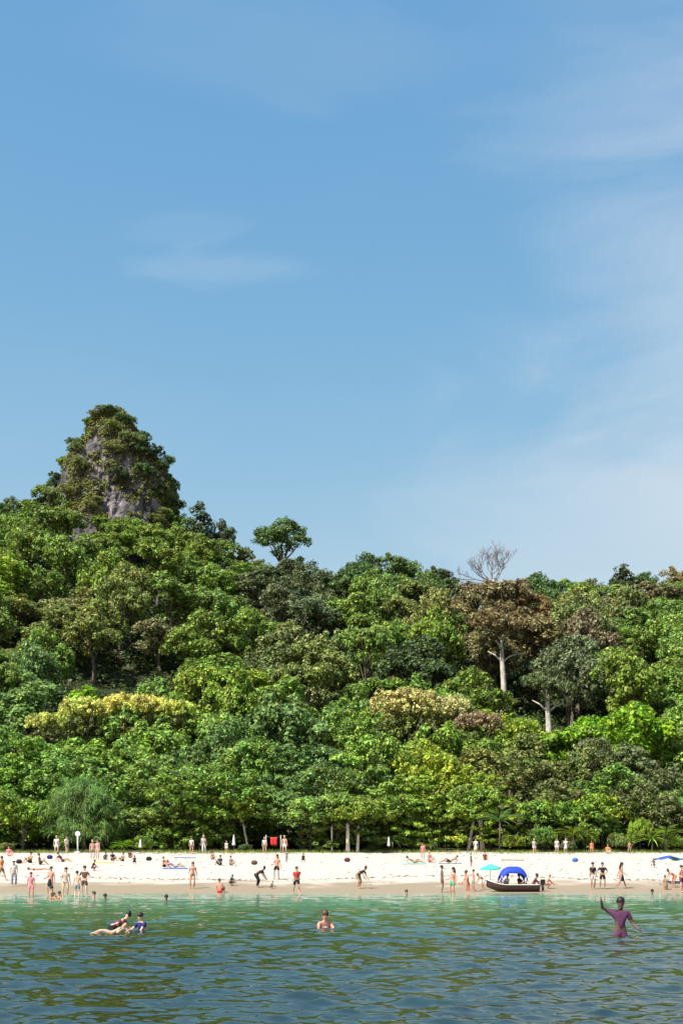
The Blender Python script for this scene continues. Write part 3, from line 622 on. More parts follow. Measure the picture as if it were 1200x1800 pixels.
mb = MB(); mb.tube([(0, 0, 0), (.1, 0, 1.5), (-.1, 0, 4), (0, 0, 6)], [.22, .17, .12, .04], 7)
for q in range(9): a = q * 2.4; mb.tube([(0, 0, 1.0 + q * .45), (math.cos(a) * 1.6, math.sin(a) * 1.6, 2.0 + q * .45), (math.cos(a) * 2.9, math.sin(a) * 2.9, 3.1 + q * .3)], [.08, .05, .02], 5)
mb.build('trunk', M_BARK, o)

# ---- low spiky plants (pandanus) at the forest edge
def spiky(seed, n=46, ln=1.5):
    rs = random.Random(seed); v = []; f = []
    for k in range(n):
        an = k * 2.399; el = rs.uniform(.15, 1.35); L_ = ln * rs.uniform(.7, 1.1); b = len(v); s = Vector((-math.sin(an), math.cos(an), 0)) * .05
        d = Vector((math.cos(an) * math.cos(el), math.sin(an) * math.cos(el), math.sin(el)))
        for i in range(5):
            q = i / 4; c = d * L_ * q + Vector((math.cos(an), math.sin(an), 0)) * .25 * q * q * L_ + Vector((0, 0, -.5 * q * q * L_)); ww = s * (1 - .9 * q) * (1.2 if i else .7)
            v += [tuple(c - ww), tuple(c + Vector((0, 0, -.03))), tuple(c + ww)]
            if i: f += [(b + 3 * i - 3, b + 3 * i - 2, b + 3 * i + 1, b + 3 * i), (b + 3 * i - 2, b + 3 * i - 1, b + 3 * i + 2, b + 3 * i + 1)]
    return mesh_np('leaf_rosette', v, f)
SP = [spiky(1), spiky(2)]
for q, (px, pyt, sz, pal, lab) in enumerate([(215, 1478, 1.0, 'bright', 'small bright green spiky plant on the sand edge right of the casuarina'), (880, 1428, 1.7, 'blue', 'bluish green spiky plant at the forest edge behind the dinghy'), (1150, 1462, 1.6, 'lime', 'yellow-green spiky plant at the forest edge near the right side'),
      (1010, 1455, 1.5, 'mid', 'green spiky plant at the forest edge behind the pair on the wet sand'), (690, 1470, 1.1, 'mid', 'small green spiky plant at the forest edge right of the white trunks'), (1175, 1455, 1.4, 'grove', 'fresh green spiky plant nearly at the right picture edge')]):
    p = foot(px, 1499); p.y += 1.2; p.z = ground(p.x, p.y); h = EYE + (HZ - pyt) / F * p.y - p.z - .5 * sz
    o = empty('spiky_plant', p); tag(o, lab, 'plant', 'spiky plants along the forest edge')
    c = link('leaves', SP[q % 2], M_LEAF, o, (0, 0, max(.1, h))); c.scale = (sz,) * 3; c.color = jit(PAL[pal])
    m_ = MB(); m_.tube([(0, 0, -.1), (.05, 0, max(.2, h) + .1)], [.09, .07], 6); m_.build('stem', M_BARK, o)
# ---- bushes along the sand
for q, (px, wpx, hpx, pal) in enumerate([(8, 30, 14, 'olive'), (255, 30, 26, 'mid'), (430, 24, 10, 'deep'), (560, 26, 9, 'deep'), (655, 22, 12, 'deep'), (765, 24, 12, 'deep'), (905, 46, 26, 'lime'), (955, 50, 34, 'mid'), (1030, 60, 30, 'mid'), (1085, 50, 26, 'olive'), (1130, 60, 40, 'lime'), (1190, 50, 26, 'grove'), (1000, 40, 20, 'dull')]):
    p = foot(px, 1498.5); p.y += .8 + (q % 3) * .5; p.z = ground(p.x, p.y)
    nb = ('left of the casuarina', 'right of the casuarina', 'under the trees behind the boy in red', 'left of the white trunks', 'right of the white trunks', 'behind the pink sunbathers', 'behind the blue canopy dinghy', 'right of the dinghy', 'behind the pair in dark clothes', 'behind the woman in black', 'left of the blue awning', 'behind the blue awning', 'between dinghy and pair')[q]
    tree('beach_bush', 'bush', q % 2, p.x, p.y, hpx / F * p.y * random.uniform(1.0, 1.5), wpx / F * p.y * random.uniform(.7, 1.1), pal, f'low {NAMEC[pal]} bush at the sand edge {nb}', 'bush', 'bushes along the sand edge', z=p.z - .05)

def q_rot(i): return i * 1.7
# ---- trunks that show in the shade behind the beach
def trunk_tree(px, wpx, py0, bark, lab, lean=0.0, seed=0):
    p = foot(px, 1498); k_ = (131.9 if bark is M_WHITEBARK else 135.6) / p.y; p.x *= k_; p.y *= k_; p.z = ground(p.x, p.y) - .1; o = empty('shade_tree', p); tag(o, lab, 'tree', 'trees whose trunks show under the canopy')
    H = EYE + (HZ - py0) / F * p.y - p.z + .6; r = wpx / F * p.y / 2; m = MB()
    m.tube([(0, 0, 0), (lean * .4, 0, H * .4), (lean, .05, H), (lean * 1.2, .5, H + .5)], [r * 1.25, r, r * .85, r * .4], 9)
    m.build('trunk', bark, o)
    for a in (-1, 1, .2):
        m = MB(); m.tube([(lean, .05, H - .15), (lean + a * .4, .6, H + .3), (lean + a * .8, 1.2, H + .8)], [r * .5, r * .35, r * .1], 6); m.build('limb', M_BARK, o)
    cm_, tm, h0, r0 = proto('bush', seed % 2); c = link('crown', cm_, None, o, (lean + random.uniform(-.5, .5), 1.0, H - random.uniform(.3, .9))); c.rotation_euler = (0, 0, q_rot(seed)); c.scale = (random.uniform(.8, 1.3), 1, random.uniform(.7, 1.3)); c.color = jit(PAL[('grove', 'lime', 'mid')[seed % 3]])
for q, (px, wpx, py0, bark, lean, lab) in enumerate([(583, 3, 1466, M_WHITEBARK, 0, 'tree with a thin pale trunk left of the two white trunks'), (611, 6.5, 1462, M_WHITEBARK, 0, 'tree with the thickest white trunk under the canopy in the middle'), (628, 5, 1466, M_WHITEBARK, .1, 'tree with a white trunk just right of the thickest one'),
      (545, 4, 1466, M_BARK, .1, 'thin dark trunk left of the pale trunks'), (437, 4, 1462, M_PALEBARK, -.5, 'curved pale trunk under the canopy behind the boy in red'), (350, 5, 1462, M_BARK, .2, 'dark trunk under the canopy behind the woman in a bikini'), (848, 8, 1440, M_PALEBARK, -.3, 'pale leaning trunk behind the dinghy'),
      (822, 5, 1450, M_PALEBARK, .6, 'thin leaning trunk left of the pale one behind the dinghy'), (700, 6, 1458, M_BARK, .2, 'reddish dark trunk under the canopy right of the white trunks'), (1172, 5, 1465, M_PALEBARK, -.6, 'pale curved trunk near the right edge behind the awning'), (40, 5, 1468, M_BARK, .1, 'dark trunk under the canopy at the far left'),
      (265, 4, 1465, M_BARK, 0, 'dark trunk right of the casuarina'), (940, 4, 1470, M_BARK, .3, 'dark leaning trunk right of the dinghy at the forest edge'), (1060, 5, 1468, M_BARK, -.2, 'dark trunk behind the pair in dark clothes')]):
    trunk_tree(px, wpx, py0, bark, lab, lean, q)

# ---- grass fringe along the back of the sand, leaf litter
def grass():
    rs = np.random.default_rng(5); v = []; f = []
    n = 16000
    for k in range(n):
        X = rs.uniform(-42, 42); px = 600 + X / 133 * F; wd = .25 + .75 * max(0, noise.noise(Vector((X * .12, 3, 1))) + .35)
        if 160 < px < 420 or 1000 > px > 860: wd += .35
        Y = 132.6 + rs.normal() * 1.5 * wd - .6 * wd; Y = min(Y, 139)
        if abs(noise.noise(Vector((X * .5, Y * .5, 0)))) < .06: continue
        z = ground(X, Y); h = rs.uniform(.12, .38); an = rs.random() * 6.28; dx, dy = math.cos(an) * .02, math.sin(an) * .02; l1, l2 = rs.normal() * .1, rs.normal() * .1; b = len(v)
        v += [(X - dx, Y - dy, z - .02), (X + dx, Y + dy, z - .02), (X + l1, Y + l2, z + h)]; f.append((b, b + 1, b + 2))
    o = link('grass', mesh_np('grass', v, f), M_LEAF); o.color = (.125, .165, .04, 1); tag(o, 'yellow-green grass fringe between the sand and the trees', 'grass', kind='stuff')
grass()

def litter():
    rs = np.random.default_rng(15); m = []; f = []
    for k in range(2600):
        X = rs.uniform(-44, 44); r = rs.random()
        Y = (97 + 2.0 * math.sin(X * .21) + rs.normal() * .5) if r < .35 else ((131 + rs.normal() * 1.6) if r < .75 else rs.uniform(92, 131))
        Y = min(max(Y, 88), 137); z = ground(X, Y) + .01; an = rs.random() * 6.28; ln = rs.uniform(.05, .22); wd = rs.uniform(.012, .045); b = len(m); dx, dy = math.cos(an), math.sin(an)
        h = rs.uniform(.01, .07)
        m += [(X - dx * ln, Y - dy * ln, z), (X - dy * wd, Y + dx * wd, z), (X + dx * ln, Y + dy * ln, z), (X + dy * wd, Y - dx * wd, z), (X, Y, z + h)]; f += [(b, b + 4, b + 1), (b + 1, b + 4, b + 2), (b + 2, b + 4, b + 3), (b + 3, b + 4, b)]
    tag(link('beach_litter', mesh_np('beach_litter', m, f), M_BARK), 'dry twigs and leaf bits strewn along the wrack line and under the trees', 'beach litter', kind='stuff')
litter()
# ------------------------------------------------------------------ people
SK = {'pale': simple('skin_pale', (.50, .32, .23), .55, .05), 'tan': simple('skin_tan', (.36, .19, .115), .5, .05), 'red': simple('skin_sunburnt', (.46, .21, .15), .5, .05), 'brown': simple('skin_brown', (.20, .10, .065), .5, .05), 'dark': simple('skin_dark', (.095, .05, .045), .5, .05)}
CL = {k: simple('cloth_' + k, c, .85, .1, 20) for k, c in {'black': (.012, .012, .015), 'white': (.60, .59, .57), 'red': (.55, .035, .03), 'pink': (.70, .22, .26), 'green': (.05, .30, .15), 'navy': (.015, .018, .11), 'blue': (.05, .12, .42), 'maroon': (.10, .02, .04),
      'khaki': (.22, .17, .10), 'grey': (.20, .22, .26), 'orange': (.65, .20, .06), 'teal': (.05, .42, .36), 'purple': (.075, .022, .06), 'brown': (.09, .045, .03), 'mint': (.45, .72, .58), 'yellow': (.65, .5, .08)}.items()}
HAIR = {'black': simple('hair_black', (.012, .010, .010), .5, .2, 30), 'brown': simple('hair_brown', (.06, .035, .02), .5, .2, 30), 'blond': simple('hair_blond', (.35, .24, .11), .5, .2, 30)}
M_EYE = simple('eye', (.02, .015, .015), .2, 0)
def skin_obj(name, chains, mat, parent, sub_=2):
    """chains: list of (verts, edges, radii); one mesh, every chain its own root"""
    v = []; e = []; r = []; roots = []
    for (cv, ce, crd) in chains:
        b = len(v); roots.append(b); v += [tuple(p) for p in cv]; e += [(a + b, c + b) for a, c in ce]; r += list(crd)
    me = bpy.data.meshes.new(name); me.from_pydata(v, e, [])
    me.materials.append(mat); o = bpy.data.objects.new(name, me); COL.objects.link(o); o.parent = parent
    m = o.modifiers.new('skin', 'SKIN'); m.use_smooth_shade = True
    sv = me.skin_vertices[0].data
    for i, rr in enumerate(r): sv[i].radius = rr if hasattr(rr, '__len__') else (rr, rr)
    for b in roots: sv[b].use_root = True
    if sub_: s = o.modifiers.new('sub', 'SUBSURF'); s.levels = s.render_levels = sub_
    return o
def V(*a): return Vector(a)
def limb(a, b, bend, l1, l2):
    """two-bone IK: joint position between a and b"""
    d = b - a; D = min(d.length, (l1 + l2) * .999); dn = d.normalized(); c = (l1 * l1 - l2 * l2 + D * D) / (2 * D); h = math.sqrt(max(0, l1 * l1 - c * c))
    p = bend - dn * bend.dot(dn); p = p.normalized() if p.length > 1e-4 else V(0, -1, 0)
    return a + dn * c + p * h, a + dn * D
# pose: pelvis, lean direction of spine (unit), hands L/R targets, feet L/R targets, all in metres for a 1.70 m person facing -Y
POSE = {
 'stand': dict(p=(0, 0, .93), s=(0, -.02, 1), h=[(-.27, -.06, .80), (.27, -.05, .80)], f=[(-.11, 0, .08), (.12, .03, .08)]),
 'relax': dict(p=(.03, 0, .92), s=(.03, 0, 1), h=[(-.24, -.22, 1.02), (.30, .02, .82)], f=[(-.13, -.05, .08), (.12, .08, .08)]),
 'hips':  dict(p=(0, 0, .93), s=(0, 0, 1), h=[(-.17, -.10, 1.0), (.17, -.10, 1.0)], f=[(-.14, 0, .08), (.14, .03, .08)], e=(.9, .3, 0)),
 'walk':  dict(p=(0, 0, .90), s=(0, -.08, 1), h=[(-.26, -.30, .92), (.26, .24, .88)], f=[(-.09, .34, .14), (.09, -.32, .08)]),
 'bend':  dict(p=(0, .12, .86), s=(0, -.85, .52), h=[(-.14, -.62, .48), (.16, -.60, .50)], f=[(-.13, .02, .08), (.13, .08, .08)]),
 'crouch': dict(p=(0, .18, .34), s=(0, -.45, .9), h=[(-.15, -.42, .35), (.15, -.42, .30)], f=[(-.15, 0, .08), (.15, .02, .08)]),
 'sit':   dict(p=(0, .1, .12), s=(0, .12, 1), h=[(-.22, -.22, .42), (.22, -.22, .42)], f=[(-.13, -.52, .07), (.14, -.48, .07)]),
 'sitback': dict(p=(0, 0, .12), s=(0, .55, .85), h=[(-.3, .45, .08), (.3, .45, .08)], f=[(-.12, -.80, .07), (.12, -.70, .07)]),
 'kneel': dict(p=(0, .1, .42), s=(0, -.2, 1), h=[(-.2, -.3, .45), (.2, -.3, .45)], f=[(-.14, .45, .06), (.14, .45, .06)]),
 'lie':   dict(p=(0, 0, .13), s=(0, 1, .04), h=[(-.34, .12, .08), (.34, .1, .08)], f=[(-.13, -.84, .08), (.13, -.84, .08)]),
 'prop':  dict(p=(0, 0, .14), s=(0, .85, .5), h=[(-.30, .55, .08), (.30, .5, .08)], f=[(-.13, -.84, .08), (.13, -.6, .1)]),
 'reach': dict(p=(0, 0, .93), s=(0, -.05, 1), h=[(-.22, -.55, 1.25), (.27, -.05, .82)], f=[(-.12, 0, .08), (.12, .05, .08)]),
 'hold':  dict(p=(0, 0, .93), s=(0, -.03, 1), h=[(-.10, -.32, 1.35), (.10, -.32, 1.32)], f=[(-.12, 0, .08), (.12, .05, .08)]),
 'wave':  dict(p=(0, 0, .93), s=(.02, 0, 1), h=[(-.46, -.08, 1.66), (.40, -.24, 1.0)], f=[(-.11, 0, .08), (.12, .05, .08)]),
 'swim':  dict(p=(0, .25, .86), s=(0, -.25, 1), h=[(-.30, -.30, .92), (.30, -.30, .92)], f=[(-.11, .5, .4), (.12, .45, .4)]),
 'float': dict(p=(0, 0, .95), s=(0, -.9, .42), h=[(-.35, -.55, 1.12), (.3, -.75, 1.1)], f=[(-.14, .78, .95), (.14, .76, .9)]),
}
NPEOPLE = 0
def person(px, py, pose, face, skin, hair, top, bottom, label, h=1.70, water=0.0, long_hair=False, hat=None, loc=None, group=None, eyes=False):
    """px, py: photo pixel of the feet (or of the water line when wading, water = depth stood in)"""
    global NPEOPLE; NPEOPLE += 1
    P_ = POSE[pose]; k = h / 1.70; base = foot(px, py) if loc is None else Vector(loc)
    o = empty('person', (base.x, base.y, base.z - water), R(face)); o.scale = (k, k, k); tag(o, label, 'person', group)
    pel = V(*P_['p']); s = V(*P_['s']).normalized(); side = V(1, 0, 0); fwd = side.cross(s).normalized() * -1
    if fwd.dot(V(0, -1, 0)) < -.5: fwd = -fwd
    waist = pel + s * .17; chest = pel + s * .37; nb = pel + s * .50; nt_ = pel + s * .57
    hd = (s * .65 + V(0, 0, .35)).normalized() if pose not in ('lie',) else s
    head0 = nt_ + hd * .055 + fwd * .012; head1 = nt_ + hd * .135; head2 = nt_ + hd * .205
    sh = [chest + s * .08 - side * .175, chest + s * .08 + side * .175]; hip = [pel - side * .095 - s * .02, pel + side * .095 - s * .02]
    eb = V(*P_.get('e', (0, .8, -.5))); el = []; ha = []; kn = []; an = []
    for i in (0, 1):
        b = V(eb.x * (-1 if i == 0 else 1), eb.y, eb.z); a, c = limb(sh[i], V(*P_['h'][i]), b, .29, .26); el.append(a); ha.append(c)
        kb = V((-.3 if i == 0 else .3), -1, .45) if pose not in ('kneel',) else V(0, -1, -.6)
        a, c = limb(hip[i], V(*P_['f'][i]), kb, .43, .42); kn.append(a); an.append(c)
    toe = []
    for i in (0, 1):
        d = fwd * .17 if pose in ('stand', 'relax', 'hips', 'walk', 'bend', 'crouch', 'reach', 'hold', 'wave', 'sit', 'sitback') else (V(0, -.02, .16) if pose in ('lie', 'prop') else V(0, .15, -.02))
        if pose in ('bend', 'walk', 'crouch', 'sit', 'sitback', 'stand', 'relax', 'hips', 'reach', 'hold', 'wave'): d = V((-.03 if i == 0 else .03), -.17, -.04)
        toe.append(an[i] + d)
    vv = [pel, waist, chest, nb, nt_, head0, head1, head2]; ee = [(0, 1), (1, 2), (2, 3), (3, 4), (4, 5), (5, 6), (6, 7)]
    wd = .92 if long_hair else 1.0
    rr = [(.145, .11), (.118 * wd, .095), (.155 * wd, .115), (.085, .07), (.053, .053), (.072, .078), (.083, .098), (.062, .075)]
    for i in (0, 1):
        n = len(vv); vv += [sh[i], (sh[i] + el[i]) / 2, el[i], (el[i] + ha[i]) / 2, ha[i], ha[i] + (ha[i] - el[i]).normalized() * .07]; ee += [(2, n), (n, n + 1), (n + 1, n + 2), (n + 2, n + 3), (n + 3, n + 4), (n + 4, n + 5)]
        rr += [.062, .05, .038, .037, .025, (.038, .02)]
        n = len(vv); vv += [hip[i], (hip[i] + kn[i]) / 2, kn[i], kn[i].lerp(an[i], .35), an[i], toe[i]]; ee += [(0, n), (n, n + 1), (n + 1, n + 2), (n + 2, n + 3), (n + 3, n + 4), (n + 4, n + 5)]
        rr += [.098, .080, .055, .056, .036, (.042, .025)]
    chains = [(vv, ee, rr)]
    for i in (0, 1):                                              # five fingers on each hand, ears and nose
        hdv = (ha[i] - el[i]).normalized(); up = hdv.cross(V(1, 0, 0)) if abs(hdv.x) < .8 else hdv.cross(V(0, 0, 1)); up.normalize(); pn = hdv.cross(up).normalized()
        for q, fl in enumerate((.068, .076, .071, .056)):
            a = ha[i] + hdv * .06 + up * (.028 - .019 * q); chains.append(([a, a + hdv * fl * .6, a + hdv * fl + pn * .018], [(0, 1), (1, 2)], [.0095, .009, .0075]))
        a = ha[i] + hdv * .02 + up * .025; chains.append(([a, a + up * .035 + hdv * .03, a + up * .042 + hdv * .062], [(0, 1), (1, 2)], [.012, .0105, .0085]))
    nose = head1 - hd * .03 + fwd * .088
    chains.append(([nose + hd * .025 - fwd * .02, nose + fwd * .018 - hd * .008], [(0, 1)], [.010, .014]))
    for i in (-1, 1): chains.append(([head1 + side * .078 * i - hd * .035, head1 + side * .085 * i + hd * .01], [(0, 1)], [.010, .015]))
    skin_obj('body', chains, SK[skin], o)
    # hair: a cap over the back and top of the skull
    bas = Matrix((side, fwd, hd)).transposed()
    hb = MB(); hb.ell(head1 + hd * .035 - fwd * .022, (.102, .112, .112), 14, 7, 0, .62, rot=bas)
    if long_hair: hb.tube([head1 - fwd * .06 + hd * .03, nt_ - fwd * .10, chest - fwd * .12 + s * .04, chest - fwd * .13 - s * .05], [.085, .085, .065, .02], 9)
    hb.build('hair', HAIR[hair], o)
    if hat:
        hm = MB(); hm.ell(head2 + hd * .02, (.112, .118, .085), 14, 6, 0, .5, rot=bas); hm.tube([head2 + hd * .006, head2 + hd * .018], [.21, .19], 18); hm.build('hat', CL[hat], o)
    if eyes:
        for i in (-1, 1): em = MB(); em.ell(head1 + hd * .0 + side * .032 * i + fwd * .088, (.013,) * 3, 8, 6); em.build('eye', M_EYE, o)
        mm = MB(); mm.ell(head0 + fwd * .072 + hd * .005, (.026, .008, .007), 10, 5, rot=bas); mm.build('mouth', simple('lips', (.25, .08, .07), .4, 0), o)
    g = .014
    if top in CL:
        ch = [([waist - s * .17, waist + s * .06, chest, nb - s * .03] + [x for i in (0, 1) for x in (sh[i], sh[i].lerp(el[i], .7))], [(0, 1), (1, 2), (2, 3), (2, 4), (4, 5), (2, 6), (6, 7)],
               [(.158, .125), (.135, .11), (.155 * wd + g, .115 + g), (.09, .08), .078, .062, .078, .062])]
        skin_obj('shirt', ch, CL[top], o, 1)
    elif top and top.startswith('bikini_'):
        skin_obj('bikini_top', [([chest - s * .045, chest + s * .02], [(0, 1)], [(.152, .122), (.150, .124)])], CL[top[7:]], o, 1)
    if bottom in CL or (bottom and bottom.split('_')[0] in ('trunks', 'trousers', 'skirt', 'briefs')):
        kd, c = bottom.split('_') if '_' in bottom else ('trunks', bottom)
        ln = {'trunks': .72, 'briefs': .12, 'trousers': 1.0, 'skirt': .9}[kd]
        if kd == 'trousers':
            ch = [([pel + s * .08, pel] + [x for i in (0, 1) for x in (hip[i], kn[i], kn[i].lerp(an[i], .9))], [(0, 1), (1, 2), (2, 3), (3, 4), (1, 5), (5, 6), (6, 7)], [(.14, .11), (.16, .125), .112, .078, .065, .112, .078, .065])]
        elif kd == 'skirt':
            mid = (kn[0] + kn[1]) / 2; ch = [([pel + s * .10, pel, pel.lerp(mid, .6), pel.lerp(mid, .98)], [(0, 1), (1, 2), (2, 3)], [(.125, .11), (.18, .15), (.20, .17), (.22, .19)])]
        else:
            ch = [([pel + s * .13, pel] + [x for i in (0, 1) for x in (hip[i], hip[i].lerp(kn[i], ln))], [(0, 1), (1, 2), (2, 3), (1, 4), (4, 5)], [(.135, .108), (.158, .124), .112, .098, .112, .098])]
        skin_obj({'trunks': 'swim_shorts', 'briefs': 'swim_briefs', 'trousers': 'trousers', 'skirt': 'skirt'}[kd], ch, CL[c], o, 1)
    return o
GA = 'people at the left waterline'; GB = 'people sitting and lying at the back of the beach'; GC = 'people standing under the trees'; GW = 'swimmers with only the head above water'; GM = 'people on the middle of the beach'; GD = 'people beside the dinghy'; GR = 'people on the right of the beach'
